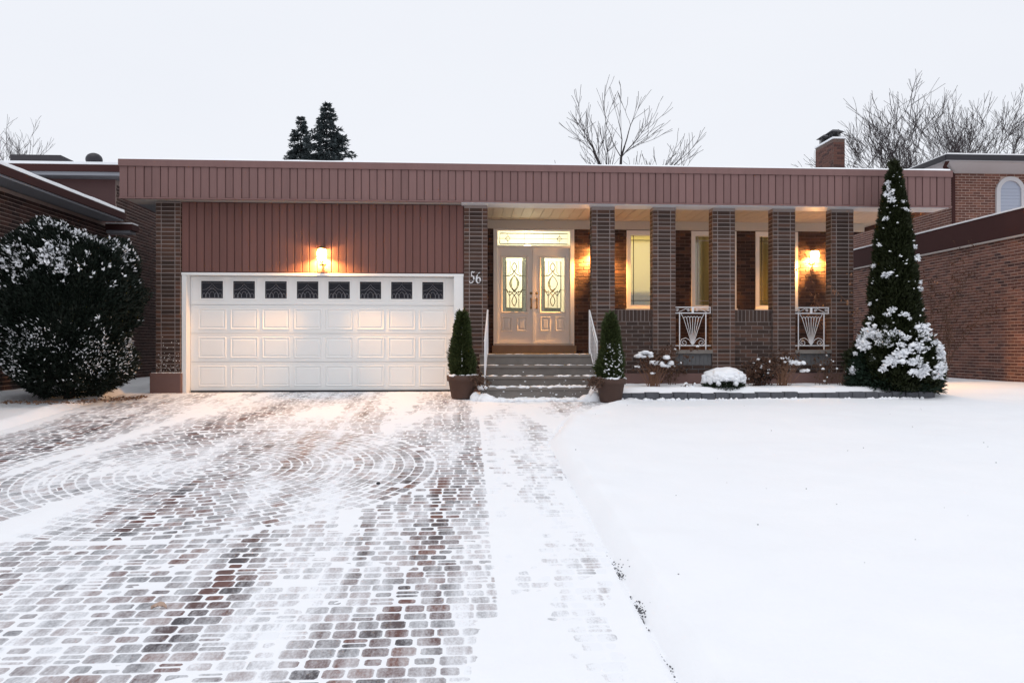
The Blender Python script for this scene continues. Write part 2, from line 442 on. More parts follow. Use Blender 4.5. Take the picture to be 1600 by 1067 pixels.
# ------------------------------------------------------------------ driveway: pavers and the snow between them
xs = np.arange(-6.3, 2.95, .035); ys = np.arange(2.2, 14.56, .04)
V = [(x, y, ground(x, y)+(snow_over(x, y) if paved(x, y) else -.02)) for y in ys for x in xs]
nx, ny = len(xs), len(ys); I = np.arange(nx*ny).reshape(ny, nx)
Q = np.stack([I[:-1, :-1], I[:-1, 1:], I[1:, 1:], I[1:, :-1]], -1).reshape(-1, 4)
drive = struct(npmesh('driveway', V, Q, 'snow', None, True))
drive['label'] = 'brick paved driveway swept of snow in front of the garage'
def paver_shape(l, d):
    def ring(x, y, c, z): return [(-x+c, -y, z), (x-c, -y, z), (x, -y+c, z), (x, y-c, z), (x-c, y, z), (-x+c, y, z), (-x, y-c, z), (-x, -y+c, z)]
    x, y = l/2, d/2; c = min(.014, d*.24); k = min(.022, d*.3)
    v = ring(x-k, y-k, c*.8, .0012)+ring(x-.003, y-.003, c, .0)+ring(x, y, c, -.005)+ring(x, y, c, -.03)
    f = [tuple(range(8))]
    for r_ in (0, 8, 16):
        for k_ in range(8):
            j_ = (k_+1) % 8; f.append((r_+8+k_, r_+8+j_, r_+j_, r_+k_))
    return v, f
EDGE = [0.0]*8+[1.0]*24
CX, CY, CR = -2.62, 8.1, 2.245+.05
pav = []      # x, y, rot, l, d
def maybe_split(x, y, rot, l, d):
    if random.random() < .09:
        for s in (-1, 1):
            pav.append((x-math.sin(rot)*s*d*.26, y+math.cos(rot)*s*d*.262, rot, l, d*.462))
    else: pav.append((x, y, rot, l, d))
y = 2.25; row = 0
while y < 14.45:
    x = -6.1+random.uniform(0, .12)
    while x < edge_right(y)-.06:
        l = random.choice((.116, .131, .131, .142))
        if y > 9.6 and x > .2: l = .19
        xc = x+l/2
        a_, b_ = x, x+l; dy_ = max(0, abs(y-CY)-.048)
        if dy_ < CR+.012:      # cut the straight courses to the circle
            hc = math.sqrt((CR+.012)**2-dy_**2)
            if a_ < CX < b_: b_ = a_
            elif a_ < CX: b_ = min(b_, CX-hc)
            else: a_ = max(a_, CX+hc)
        if a_ < .2 < b_: b_ = .192
        if b_-a_ > .035: maybe_split((a_+b_)/2, y, random.uniform(-.015, .015), b_-a_, .0995)
        x += l+.008
    y += .107; row += 1
k = 0; r = .10
while r < CR:
    n = max(5, round(2*math.pi*r/.147)); off = random.uniform(0, 6)
    for i in range(n):
        a = off+2*math.pi*i/n; l = 2*math.pi*r/n-.008
        maybe_split(CX+r*math.cos(a), CY+r*math.sin(a), a+math.pi/2, l, .0995)
    r += .107
def in_view(x, y):
    z = x*sa+y*ca; u = x*ca-y*sa
    return z > .5 and abs(u/z) < .66 and 542+F*(CAMZ-ground(x, y))/z < 1062
pav.sort(key=lambda q: (not in_view(q[0], q[1]), q[0]**2+q[1]**2))
slope = Matrix.Rotation(math.atan(.0727), 4, 'X'); mbp = MB(); cache = {}; n1 = 0
for (x, y, rot, l, d) in pav:
    c = cover(x, y)+random.uniform(-.11, .11)
    t = random.random(); t = t*.55 if random.random() < .55 else .5+t*.5
    jz = random.uniform(-.002, .0015)
    m = Matrix.Translation((x, y, ground(x, y)+jz)) @ slope @ Matrix.Rotation(rot, 4, 'Z')
    if n1 < 300 and in_view(x, y):
        n1 += 1; kk = (round(l, 3), round(d, 3), int(t*7.99))
        if kk not in cache:
            q = MB(); v, f = paver_shape(l, d); q.add(v, f, (kk[2]+.5)/8); me = q.mesh('paver'); me.attributes.new('edge', 'FLOAT', 'POINT').data.foreach_set('value', EDGE)
            me.attributes.new('tone', 'FLOAT', 'FACE').data.foreach_set('value', q.t); me.materials.append(M['paver_single']); cache[kk] = me
        o = bpy.data.objects.new('paver', cache[kk]); C.objects.link(o); o.parent = drive; o.matrix_local = m; o['cover'] = float(c)
    else:
        v, f = paver_shape(l, d); mbp.add([m @ Vector(p) for p in v], f, t, c)
po = struct(mbp.build('pavers', 'paver', drive, tones=True, covers=True), 'stuff')
po.data.attributes.new('edge', 'FLOAT', 'POINT').data.foreach_set('value', EDGE*(len(po.data.vertices)//32))

# ================================================================== THE HOUSE
FY = 14.12      # pillar fronts
house = empty('house', (1.5, 14.2, 0), 'single storey brown brick house with mauve metal fascia and double garage', 'house')
ZB = 3.43       # underside of the porch beam
XL, XR = gx(186, 13.85), gx(1487, 13.85)
# roof slab, fascia boards, cap, snow
q = MB(); q.box(XL+.03, XR-.03, 13.90, 27, 3.56, 4.05); roof = q.build('roof', 'siding', house)
MB().box(XL-.01, XR+.01, 13.83, 13.90, 4.0, 4.12).build('fascia_cap', 'siding', roof)
MB().box(XL-.01, XL+.05, 13.90, 27, 4.0, 4.12).build('fascia_cap', 'siding', roof)
MB().box(XR-.05, XR+.01, 13.90, 27, 4.0, 4.12).build('fascia_cap', 'siding', roof)
MB().box(XL, XR, 13.835, 13.90, 3.432, 3.455).build('fascia_drip', 'siding', roof)
nb = 108; pw = (XR-XL)/nb
me_f = MB().add(*[(v, f) for v, f in [block(pw-.006, .04, .55, .006)]][0]).mesh('fascia_board'); me_f.materials.append(M['siding'])
me_f2 = MB().add(*[(v, f) for v, f in [block(pw-.014, .04, .55, .012)]][0]).mesh('fascia_board'); me_f2.materials.append(M['siding'])
for i in range(nb):
    o = bpy.data.objects.new('fascia_board', me_f2 if i % 2 else me_f); C.objects.link(o); o.parent = roof
    o.location = Vector((XL+(i+.5)*pw, 13.85+(.004 if i % 3 == 0 else 0), 3.73))-world_off(roof)
MB().box(XL+.004, XR-.004, 13.875, 13.90, 3.456, 4.0).build('fascia_back', 'siding_dark', roof)
for xe, s in ((XL, 1), (XR, -1)):      # returns of the fascia on both ends
    MB().box(min(xe, xe+.04*s), max(xe, xe+.04*s), 13.90, 27, 3.44, 4.0).build('fascia_return', 'siding', roof)
# roof snow
xs = np.linspace(XL+.02, XR-.02, 160); V = []; ysr = (13.84, 13.87, 14.1, 15, 17, 20, 26.9)
for j, y in enumerate(ysr):
    for x in xs: V.append((x, y, 4.118+(.0 if j == 0 else .034+.020*pn(x*1.3, y, 3))))
I = np.arange(len(xs)*len(ysr)).reshape(len(ysr), len(xs))
Q = np.stack([I[:-1, :-1], I[:-1, 1:], I[1:, 1:], I[1:, :-1]], -1).reshape(-1, 4)
npmesh('roof_snow', V, Q, 'snow', roof, True)
# soffits: garage side strip, left end, porch ceiling with grooves
X1 = gx(721, FY)
MB().box(XL+.04, X1, 13.90, 14.5, 3.445, 3.47).build('soffit', 'trim_beige', house)
MB().box(XL+.04, gx(243, FY), 14.5, 24, 3.445, 3.47).build('soffit', 'soffit_grey', house)
MB().box(X1, XR-.04, 14.36, 16.9, 3.54, 3.558).build('porch_ceiling_backing', 'soffit', house)
PW = .2; x = X1+.02
while x < XR-.1:
    w = min(PW, XR-.05-x); MB().box(x, x+w-.010, 14.36, 16.9, 3.528, 3.539).build('ceiling_panel', 'soffit', house); x += PW
MB().box(8.2, XR-.05, 16.9, 26.8, 3.54, 3.558).build('side_soffit', 'soffit', house)
MB().box(X1, XR-.045, 13.90, 14.36, ZB, 3.475).build('porch_beam', 'trim_white', house)
MB().box(X1, XR-.045, 13.872, 13.897, ZB-.008, 3.452).build('beam_moulding', 'trim_white', house)
# ---- pillars
bk = Bricks(house, 'brick_house', 300)
PX = [(282, 243), (762, None), (961, None), (1056, None), (1149, None), (1243, None), (1334, None)]
pill = []
for i, (pr, pl) in enumerate(PX):
    xr = gx(pr, FY); xl = gx(pl, FY) if pl else xr-.435
    pill.append((xl, xr)); w = xr-xl
    z0 = .38 if i == 0 else (.05 if i == 1 else .34)
    core = MB().box(xl+.004, xr-.004, FY+.004, FY+.235, z0, ZB).build('pillar', 'mortar', house)
    core.data.name = 'pillar'
    hd = .098; st = w-2*hd; nrow = int((ZB-z0)/.074)
    for r in range(nrow):
        zc = z0+(r+.5)*.074; tn = random.random()**1.4
        if i == 1 and zc < .5 and False: continue
        bk.put((xl+hd+st/2, FY, zc), (1, 0, 0), (0, -1, 0), st-.011, .062, .02, tn*.75, True, core)
        bk.put((xl+hd/2, FY, zc), (1, 0, 0), (0, -1, 0), hd-.010, .062, .02, .3+.55*random.random())
        bk.put((xr-hd/2, FY, zc), (1, 0, 0), (0, -1, 0), hd-.010, .062, .02, .3+.55*random.random())
        for sx, nx_ in ((xl, -1), (xr, 1)):
            bk.put((sx, FY+.125, zc), (0, -nx_, 0), (nx_, 0, 0), .205, .062, .02, .25+.6*random.random())
P = pill
# garage pillar footing
xl, xr = P[0]
q = MB(); v, f = block(xr-xl+.11, .3, .40, .012); q.add([Vector(a)+Vector(((xl+xr)/2-.03, FY-.05, .165)) for a in v], f); q.build('pillar_footing', 'parge', house)
q = MB()
for k in range(14): blob_mesh(q, (xl-.05+k*(xr-xl+.07)/13, FY-.02+random.uniform(-.02, .02), .366), .03, .025, .008, k, 1)
q.build('footing_snow', 'snow', house, True)
# frost blown on the garage pillar
q = MB()
for k in range(70):
    zz = .4+abs(random.gauss(0, .25)); blob_mesh(q, (random.uniform(xl+.02, xr-.02), FY-.002, zz), random.uniform(.003, .010), .004, random.uniform(.003, .009), k, 1)
q.build('frost', 'snow', house, True)
# ---- garage wall of upright boards above the door
GX0, GX1 = P[0][1], P[1][0]; GZ = 2.17
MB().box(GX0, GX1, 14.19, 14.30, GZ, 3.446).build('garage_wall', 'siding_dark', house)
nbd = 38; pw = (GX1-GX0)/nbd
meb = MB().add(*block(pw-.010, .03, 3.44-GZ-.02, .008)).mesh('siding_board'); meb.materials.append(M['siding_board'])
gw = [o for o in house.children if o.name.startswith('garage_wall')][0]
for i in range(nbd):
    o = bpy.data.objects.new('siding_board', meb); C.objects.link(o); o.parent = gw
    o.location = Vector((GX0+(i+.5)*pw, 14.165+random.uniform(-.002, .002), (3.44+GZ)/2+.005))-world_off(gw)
# ---- garage door frame and door
DX0, DX1 = gx(298, 14.38), gx(712, 14.38)
MB().box(GX0+.012, DX0+.0, 14.15, 14.40, -.05, GZ-.045).build('door_jamb', 'white_paint', house)
MB().box(DX1-.03, GX1-.012, 14.15, 14.40, -.05, GZ-.045).build('door_jamb', 'white_paint', house)
MB().box(GX0+.006, GX1-.006, 14.14, 14.40, GZ-.045, GZ-.002).build('door_head', 'white_paint', house)
MB().box(DX0-.2, DX1+.2, 14.43, 14.6, -.05, GZ+.1).build('garage_backing', 'dark_metal', house)
MB().box(DX0, DX1-.03, 14.30, 14.41, -.045, .006).build('garage_sill', 'concrete_dark', house)
gd = MB().box(DX0+.002, DX1-.032, 14.385, 14.42, .03, 2.118).build('garage_door', 'white_paint', house)
MB().box(DX0+.01, DX1-.04, 14.37, 14.40, .008, .03).build('rubber_seal', 'dark_metal', gd)
DW = DX1-.03-DX0; secH = (2.12-.03)/4
def panel_ring(mb, x0, x1, z0, z1, y, h=.012, w=.022, inner=True):
    # moulded picture-frame ridge with a raised field inside
    def rect(i, yy): return [(x0+i, yy, z0+i), (x1-i, yy, z0+i), (x1-i, yy, z1-i), (x0+i, yy, z1-i)]
    rs = [rect(0, y), rect(w*.35, y-h), rect(w*.7, y-h*.9), rect(w*1.25, y-.001), rect(w*1.7, y-.001), rect(w*2.6, y-h*.75)]
    if not inner: rs = rs[:4]
    vs = [p for r in rs for p in r]; fs = []
    for i in range(len(rs)-1):
        for k in range(4):
            j = (k+1) % 4; fs.append((i*4+k, i*4+j, i*4+4+j, i*4+4+k))
    if inner: n = (len(rs)-1)*4; fs.append((n, n+1, n+2, n+3))
    mb.add(vs, fs)
iw = 0
for srow in range(4):
    z0 = .03+srow*secH; z1 = z0+secH
    sec = MB().box(DX0+.004, DX1-.034, 14.362, 14.386, z0+.004, z1-.004).build('door_section', 'white_paint', gd)
    mb = MB()
    for zz in (z0+.030, z1-.030): mb.box(DX0+.006, DX1-.036, 14.359, 14.3625, zz-.004, zz+.004)
    mb.build('section_rib', 'white_paint', sec)
    for c in range(8):
        cx = DX0+DW*(.0815+c*.1195)
        if srow < 3:
            mb = MB(); panel_ring(mb, cx-.25, cx+.25, z0+.075, z1-.065, 14.362); mb.build('raised_panel', 'white_paint', sec)
        else:
            a0, a1, b0, b1 = cx-.225, cx+.225, z0+.09, z1-.055
            mb = MB(); fw = .03
            mb.box(a0, a1, 14.350, 14.362, b0, b0+fw).box(a0, a1, 14.350, 14.362, b1-fw, b1).box(a0, a0+fw, 14.3505, 14.362, b0+fw, b1-fw).box(a1-fw, a1, 14.3505, 14.362, b0+fw, b1-fw)
            wnd = mb.build('door_window', 'white_paint', sec)
            MB().box(a0+fw, a1-fw, 14.357, 14.361, b0+fw, b1-fw).build('pane', 'pane_dark', sec)
            mb = MB(); yy = 14.354; xa, xb, za, zb = a0+fw+.016, a1-fw-.016, b0+fw+.014, b1-fw-.03
            w = xb-xa; h = zb-za
            mb.tube([(xa, yy, za), (xb, yy, za), (xb, yy, zb), (xa, yy, zb), (xa, yy, za)], .0028, 4)
            def arc(x0, zc, rx, rz, a0_, a1_, n=10): return [(x0+rx*math.cos(R(a0_+(a1_-a0_)*i/n)), yy, zc+rz*math.sin(R(a0_+(a1_-a0_)*i/n))) for i in range(n+1)]
            for (xo, rx, rz) in ((.5, .14, .42), (.27, .11, .34), (.73, .11, .34), (.5, .30, .60), (.10, .09, .3), (.90, .09, .3)):
                mb.tube(arc(xa+xo*w, za, rx*w, rz*h, 0, 180), .003, 4)
            mb.tube([(xa, yy, za+.52*h), (xa+.2*w, yy, za+.55*h), (xa+.36*w, yy, za+.7*h), (xa+.5*w, yy, za+.92*h), (xa+.64*w, yy, za+.7*h), (xa+.8*w, yy, za+.55*h), (xb, yy, za+.52*h)], .003, 4)
            mb.tube([(xa+.36*w, yy, za+.5*h), (xa+.5*w, yy, za+.72*h), (xa+.64*w, yy, za+.5*h)], .003, 4)
            mb.build('grille', 'iron_pattern', sec)
# ---- low porch walls, sills, foundation
def low_wall(a, b):
    y = FY+.055; q = MB().box(a, b, y, y+.2, .34, 1.525).build('porch_wall', 'mortar', house)
    bk.wall((a, y, .34), (1, 0, 0), (0, -1, 0), b-a, .962, tones=(0, .75))
    n = max(1, round((b-a)/.073)); w = (b-a)/n
    for i in range(n): bk.put((a+(i+.5)*w, y-.006, 1.304+.11), (1, 0, 0), (0, -1, 0), w-.010, .212, .03, random.random()*.4)
low_wall(P[2][1], P[3][0]); low_wall(P[4][1], P[5][0])
for (a, b) in ((P[3][1], P[4][0]), (P[5][1], P[6][0])):
    MB().box(a-.002, b+.002, FY-.01, FY+.26, .705, .775).build('porch_sill', 'concrete', house)
    y = FY+.055; MB().box(a, b, y, y+.18, .34, .705).build('porch_wall', 'concrete_dark', house)
    n = round((b-a)/.075); w = (b-a)/n
    mb = MB()
    for i in range(n): v, f = block(w-.010, .03, .205, .005); mb.add([Vector(t)+Vector((a+(i+.5)*w, y-.007, .595)) for t in v], f)
    mb.build('soldier_course', 'concrete_dark', house)
    bk.wall((a, y, .34), (1, 0, 0), (0, -1, 0), b-a, .15, tones=(0, .5))
MB().box(P[2][0]-.01, P[6][1]+.9, FY-.012, FY+.25, -.06, .338).build('foundation', 'parge', house)
MB().box(P[1][0]-.005, P[1][1]+.005, FY-.008, FY+.25, -.06, .048).build('foundation', 'parge', house)
MB().box(P[1][1]-.05, P[6][1]+.9, FY+.26, 16.5, -.05, .695).build('porch_floor', 'concrete', house)
# ---- porch back wall
BY = 16.35; bx = lambda p: gx(p, BY); BXR = 8.2
wl = P[1][0]+.1
door_l, door_r = bx(771), bx(897)
wins = [(bx(979), bx(1053)), (bx(1080), bx(1150)), (bx(1180), bx(1246))]
WZ0, WZ1 = 1.66, 3.33
def piece(x0, x1, z0, z1): MB().box(x0, x1, BY, BY+.2, z0, z1).build('back_wall', 'mortar_dark', house)
pb = Bricks(house, 'brick_porch', 0)
pb.wall((wl, BY, .695), (1, 0, 0), (0, -1, 0), BXR-wl, 2.70,
        [(door_l-wl, door_r-wl, -1, 9)]+[(a-wl, b-wl, WZ0-.695, 9) for a, b in wins], proud=.008)
xcur = wl
for (a, b, zz) in [(door_l, door_r, None)]+[(a, b, WZ0) for a, b in wins]:
    piece(xcur, a, .66, 3.53)
    if zz: piece(a, b, .66, zz)
    piece(a, b, WZ1 if zz else 3.33, 3.53); xcur = b
piece(xcur, BXR, .66, 3.53)
MB().box(wl, BXR+.5, BY-.045, BY-.002, 3.345, 3.526).build('frieze_board', 'soffit', house)
MB().box(wl-.14, wl, 14.36, BY+.2, .0, 3.53).build('garage_side_wall', 'mortar_dark', house)
pb.wall((wl, BY, .695), (0, -1, 0), (1, 0, 0), 1.95, 2.8)
pb.finish('porch_bricks')
MB().box(BXR-.2, BXR, BY+.2, 26.5, -.05, 3.53).build('side_wall', 'mortar_dark', house)
MB().box(P[0][0], P[0][0]+.2, FY+.24, 26.5, -.05, 3.44).build('side_wall', 'mortar_dark', house)
MB().box(P[0][0]+.2, BXR-.2, 26.3, 26.5, -.05, 3.53).build('rear_wall', 'mortar_dark', house)
bk.finish('brick_courses')
# ---- lit rooms behind the glass
def room(x0, x1, y0, y1, z0, z1):
    r = MB().box(x0, x1, y1, y1+.05, z0, z1).build('room_wall', 'plaster', house)
    MB().box(x0-.05, x0, y0, y1, z0, z1).build('room_wall', 'plaster', house)
    MB().box(x1, x1+.05, y0, y1, z0, z1).build('room_wall', 'plaster', house)
    MB().box(x0-.05, x1+.05, y0, y1+.05, z1, z1+.05).build('room_ceiling', 'plaster', house)
    MB().box(x0-.05, x1+.05, y0, y1+.05, z0-.05, z0).build('room_floor', 'wood_floor', house)
fx0, fx1 = door_l-.15, door_r+.2
room(fx0, fx1, BY+.202, BY+3.0, .9, 3.5)
room(fx1+.15, BXR-.3, BY+.202, BY+3.4, .9, 3.5)
def lamp_light(name, loc, watt, col, rad=.05, parent=None):
    l = bpy.data.lights.new(name, 'POINT'); l.energy = watt; l.color = col; l.shadow_soft_size = rad
    o = bpy.data.objects.new(name, l); C.objects.link(o)
    o.parent = parent; o.location = Vector(loc)-(world_off(parent) if parent else Vector((0, 0, 0)))
ch = empty('hall_lamp', ((door_l+door_r)/2-.05, BY+1.1, 3.1), 'bright hall ceiling lamp glowing behind the front door glass', 'lamp')
q = MB(); blob_mesh(q, (ch.location.x, ch.location.y, 3.05), .13, .13, .11, 1, 2, 0); q.build('lamp_globe', 'bulb_white', ch, True)
MB().tube([(ch.location.x, ch.location.y, 3.15), (ch.location.x, ch.location.y, 3.5)], .012).build('stem', 'brass', ch)
lamp_light('hall_light', (ch.location.x, ch.location.y-.3, 2.75), 48, (1, .92, .70), .12, ch)
rl = empty('room_lamp', (3.75, BY+1.9, 3.2), 'ceiling lamp lighting the room behind the porch windows', 'lamp')
q = MB(); blob_mesh(q, (rl.location.x, rl.location.y, 3.3), .2, .2, .08, 2, 2, 0); q.build('lamp_globe', 'bulb_white', rl, True)
MB().tube([(rl.location.x, rl.location.y, 3.36), (rl.location.x, rl.location.y, 3.5)], .012).build('stem', 'brass', rl)
lamp_light('room_light', (rl.location.x, rl.location.y, 3.0), 90, (1, .85, .55), .15, rl)
# ---- windows
for wi, (a, b) in enumerate(wins):
    y = BY-.03; fw = .085
    mb = MB(); mb.box(a, a+fw, y, BY+.16, WZ0, WZ1).box(b-fw, b, y, BY+.16, WZ0, WZ1)
    mb.box(a+fw, b-fw, y+.002, BY+.16, WZ1-.10, WZ1).box(a+fw, b-fw, y+.002, BY+.16, WZ0, WZ0+.07)
    wo = mb.build('window', 'door_paint', house)
    MB().box(a-.02, b+.02, y-.03, y-.001, WZ0-.05, WZ0-.002).build('sill', 'door_paint', wo)
    MB().box(a+fw, b-fw, BY+.05, BY+.056, WZ0+.07, WZ1-.10).build('pane', 'glass_clear', wo)
    mb = MB()
    for xx in (a+fw+.075, b-fw-.075): mb.box(xx-.007, xx+.007, BY+.035, BY+.049, WZ0+.07, WZ1-.1)
    for zz in (WZ0+.17, WZ1-.20): mb.box(a+fw, b-fw, BY+.0365, BY+.0475, zz-.007, zz+.007)
    mb.build('glazing_bar', 'came' if wi != 1 else 'trim_beige', wo)
    if wi == 0:
        MB().box(a+fw, b-fw, BY+.30, BY+.31, WZ0+.30, WZ1).build('blind', 'blind', wo)
        MB().box(a+fw-.05, b-fw+.05, BY+.40, BY+.42, WZ0-.3, WZ0+.42).build('valance', 'blind_low', wo)
    if wi:
        yc_ = BY+(.75 if wi == 1 else .45); mb = MB(); n_ = 60; vs = []
        for k in range(n_+1):
            t_ = k/n_; vs += [(a-.1+(b-a+.2)*t_, yc_+.03*math.sin(t_*50)+.015*math.sin(t_*23+1), z_) for z_ in (1.2, 3.35)]
        mb.add(vs, [(2*k, 2*k+2, 2*k+3, 2*k+1) for k in range(n_)]); mb.build('curtain', 'blind_low', wo, True)
        MB().tube([(a-.1, yc_, 3.36), (b+.1, yc_, 3.36)], .015).build('curtain_rod', 'brass', wo)
# ---- front door: frame, transom, two leaves
dz0, dz1 = .905, 2.945; tz0, tz1 = 2.985, 3.305
fr = MB(); fw = .085
fr.box(door_l, door_l+fw, BY-.03, BY+.16, .86, 3.34).box(door_r-fw, door_r, BY-.03, BY+.16, .86, 3.34)
fr.box(door_l+fw, door_r-fw, BY-.028, BY+.16, tz1, 3.34).box(door_l+fw, door_r-fw, BY-.028, BY+.16, dz1, tz0)
fd = fr.build('front_door_frame', 'door_paint', house)
MB().box(door_l-.03, door_r+.03, BY-.14, BY+.16, .70, .858).build('threshold', 'threshold', house)
MB().box(door_l+.02, door_r-.02, BY-.06, BY+.16, .860, .90).build('door_sill', 'trim_beige', fd)
MB().box(door_l+fw, door_r-fw, BY+.05, BY+.056, tz0, tz1).build('transom_pane', 'glass_frost', fd)
mb = MB(); yy = BY+.044; ta, tb = door_l+fw+.05, door_r-fw-.05
mb.tube([(ta, yy, tz0+.05), (tb, yy, tz0+.05), (tb, yy, tz1-.05), (ta, yy, tz1-.05), (ta, yy, tz0+.05)], .009, 4)
zc = (tz0+tz1)/2
mb.tube([(ta, yy, zc), (tb, yy, zc)], .004, 4)
for t in (.12, .36, .64, .88):
    xx = ta+(tb-ta)*t; mb.tube([(xx, yy, tz0+.05), (xx, yy, tz1-.05)], .003, 4)
    if t in (.12, .88): mb.tube([(xx-.05, yy, zc), (xx, yy, zc+.06), (xx+.05, yy, zc), (xx, yy, zc-.06), (xx-.05, yy, zc)], .007, 4)
mb.build('leaded_came', 'came', fd)
lw = (door_r-door_l-2*fw)/2
for side in (0, 1):
    a = door_l+fw+side*lw+.006; b = a+lw-.012; y = BY+.02
    g0, g1 = (a+.105, b-.16) if side == 0 else (a+.15, b-.115); h0, h1 = 1.585, 2.735
    mb = MB(); mb.box(a, g0, y, y+.05, dz0, dz1).box(g1, b, y, y+.05, dz0, dz1).box(g0, g1, y, y+.05, dz0, h0).box(g0, g1, y, y+.05, h1, dz1)
    leaf = mb.build('front_door', 'door_paint', house)
    mb = MB(); panel_ring(mb, g0-.04, g1+.04, h0-.04, h1+.04, y-.001, .016, .032, False); mb.build('glass_surround', 'door_paint', leaf)
    gw_ = (g1-g0)
    for (c0, c1) in ((g0-.02, g0+gw_*.40), (g1-gw_*.40, g1+.02)):
        mb = MB(); panel_ring(mb, c0, c1, 1.165, 1.475, y-.001, .014, .028); mb.build('raised_panel', 'door_paint', leaf)
    MB().box(a, b, y-.014, y-.001, dz0+.01, dz0+.05).build('kick_strip', 'door_paint', leaf)
    bw = .075
    MB().box(g0+bw, g1-bw, y+.02, y+.025, h0+bw, h1-bw).build('glass_field', 'glass_frost', leaf)
    mb = MB(); mb.box(g0, g0+bw, y+.02, y+.025, h0, h1)
    mb.build('glass_border', 'glass_bevel', leaf)
    MB().box(g1-bw, g1, y+.02, y+.025, h0, h1).build('glass_border', 'glass_bevel' if side == 0 else 'glass_frost', leaf)
    MB().box(g0+bw, g1-bw, y+.02, y+.025, h1-bw, h1).build('glass_border', 'glass_frost', leaf)
    MB().box(g0+bw, g1-bw, y+.02, y+.025, h0, h0+bw).build('glass_border', 'glass_green', leaf)
    # leaded tracery
    mb = MB(); yy = y+.012; cx = (g0+g1)/2; fw_ = (g1-g0)/2-bw; H = h1-h0
    def P2(u, t): return (cx+u*fw_, yy, h0+t*H)
    mb.tube([P2(-1, bw/H), P2(1, bw/H), P2(1, 1-bw/H), P2(-1, 1-bw/H), P2(-1, bw/H)], .009, 4)
    for s in (-1, 1):
        mb.tube([P2(s*.55, .07), P2(s*.55, .40)], .007, 4); mb.tube([P2(s*.5, .93), P2(s*.5, .74), P2(s*.8, .67)], .005, 4)
        mb.tube([P2(s*(.30*math.sin(math.pi*t/8)), .74+.17*t/8) for t in range(9)], .009, 4)
        mb.tube([P2(s*(.28*math.sin(math.pi*t/8)), .10+.20*t/8) for t in range(9)], .009, 4)
        mb.tube([P2(s*(.62*math.sin(math.pi*t/10)-.05), .36+.32*t/10) for t in range(11)], .007, 4)
        mb.tube([P2(s*1.0, .66), P2(s*.6, .665), P2(s*.2, .70), P2(0, .76)], .009, 4)
        mb.tube([P2(s*1.0, .42), P2(s*.75, .37), P2(s*.35, .36), P2(0, .30)], .009, 4)
        mb.tube([P2(s*.9, .38), P2(s*.55, .29), P2(s*.2, .36), P2(-s*.25, .43)], .009, 4)
        mb.tube([(g0 if s < 0 else g1, yy, h0+.66*H), P2(s, .66)], .004, 4); mb.tube([(g0 if s < 0 else g1, yy, h0+.40*H), P2(s, .40)], .004, 4)
    mb.build('leaded_came', 'came', leaf)
    # curved coloured pieces of the oval
    for s in (-1, 1):
        if side == 1 and s == 1: continue
        mb = MB(); n = 8; vs = []
        for t in range(n+1):
            k = math.sin(math.pi*t/n); vs += [P2(s*(.60*k-.03), .39+.27*t/n), P2(s*(.26*k+.05), .39+.27*t/n)]
        mb.add([(x, yy+.004, z) for x, _, z in vs], [(2*i, 2*i+1, 2*i+3, 2*i+2) for i in range(n)]); mb.build('oval_glass', 'glass_green', leaf)
    # lockset
    hx = b-.055 if side == 0 else a+.055
    mb = MB()
    mb.lathe([(.001, 0), (.03, .0), (.03, .012), (.012, .02)], 0, 0, 12)
    mb.v = [(hx+x, y-.002-z, 1.975+yv) for x, yv, z in mb.v]; mb.build('deadbolt', 'brass', leaf)
    mb = MB(); mb.tube([(hx, y-.004, 1.86), (hx, y-.05, 1.84), (hx, y-.06, 1.76), (hx, y-.05, 1.68), (hx, y-.004, 1.66)], [.022, .018, .012, .016, .024], 8); mb.build('handle', 'brass', leaf)
MB().box((door_l+door_r)/2-.03, (door_l+door_r)/2+.025, BY-.006, BY+.018, dz0, dz1).build('astragal', 'door_paint', fd)
# ---- house number 56 in white script figures on the pillar beside the garage
mb = MB(); y = FY-.012; hx = gx(733, FY); zt, zb = gz(740, 425, FY), gz(740, 443, FY); hh = zt-zb
def stroke(pts, x0, w, rad): mb.tube([(x0+u*w, y, zb+t*hh) for u, t in pts], [q_*1.35 for q_ in rad], 6)
stroke([(.45, .98), (.40, .60)], hx, .10, [.006, .007]); stroke([(.42, .97), (.6, 1.0), (.8, .95), (1.0, 1.02)], hx, .10, [.008, .01, .009, .005])
stroke([(.38, .60), (.6, .66), (.8, .58), (.88, .40), (.78, .20), (.5, .06), (.2, .04), (.05, .12), (.12, .2)], hx, .10, [.006, .008, .011, .013, .012, .009, .007, .006, .008])
h2 = hx+.115
stroke([(.85, .96), (.55, .88), (.3, .66), (.18, .40), (.22, .16), (.45, .03), (.72, .06), (.9, .24), (.86, .42), (.64, .52), (.4, .46), (.24, .32)], h2, .10, [.005, .008, .011, .013, .012, .010, .009, .012, .012, .009, .007, .005])
o = mb.build('house_number', 'iron_white', house, True); o['label'] = 'white script house number 56'
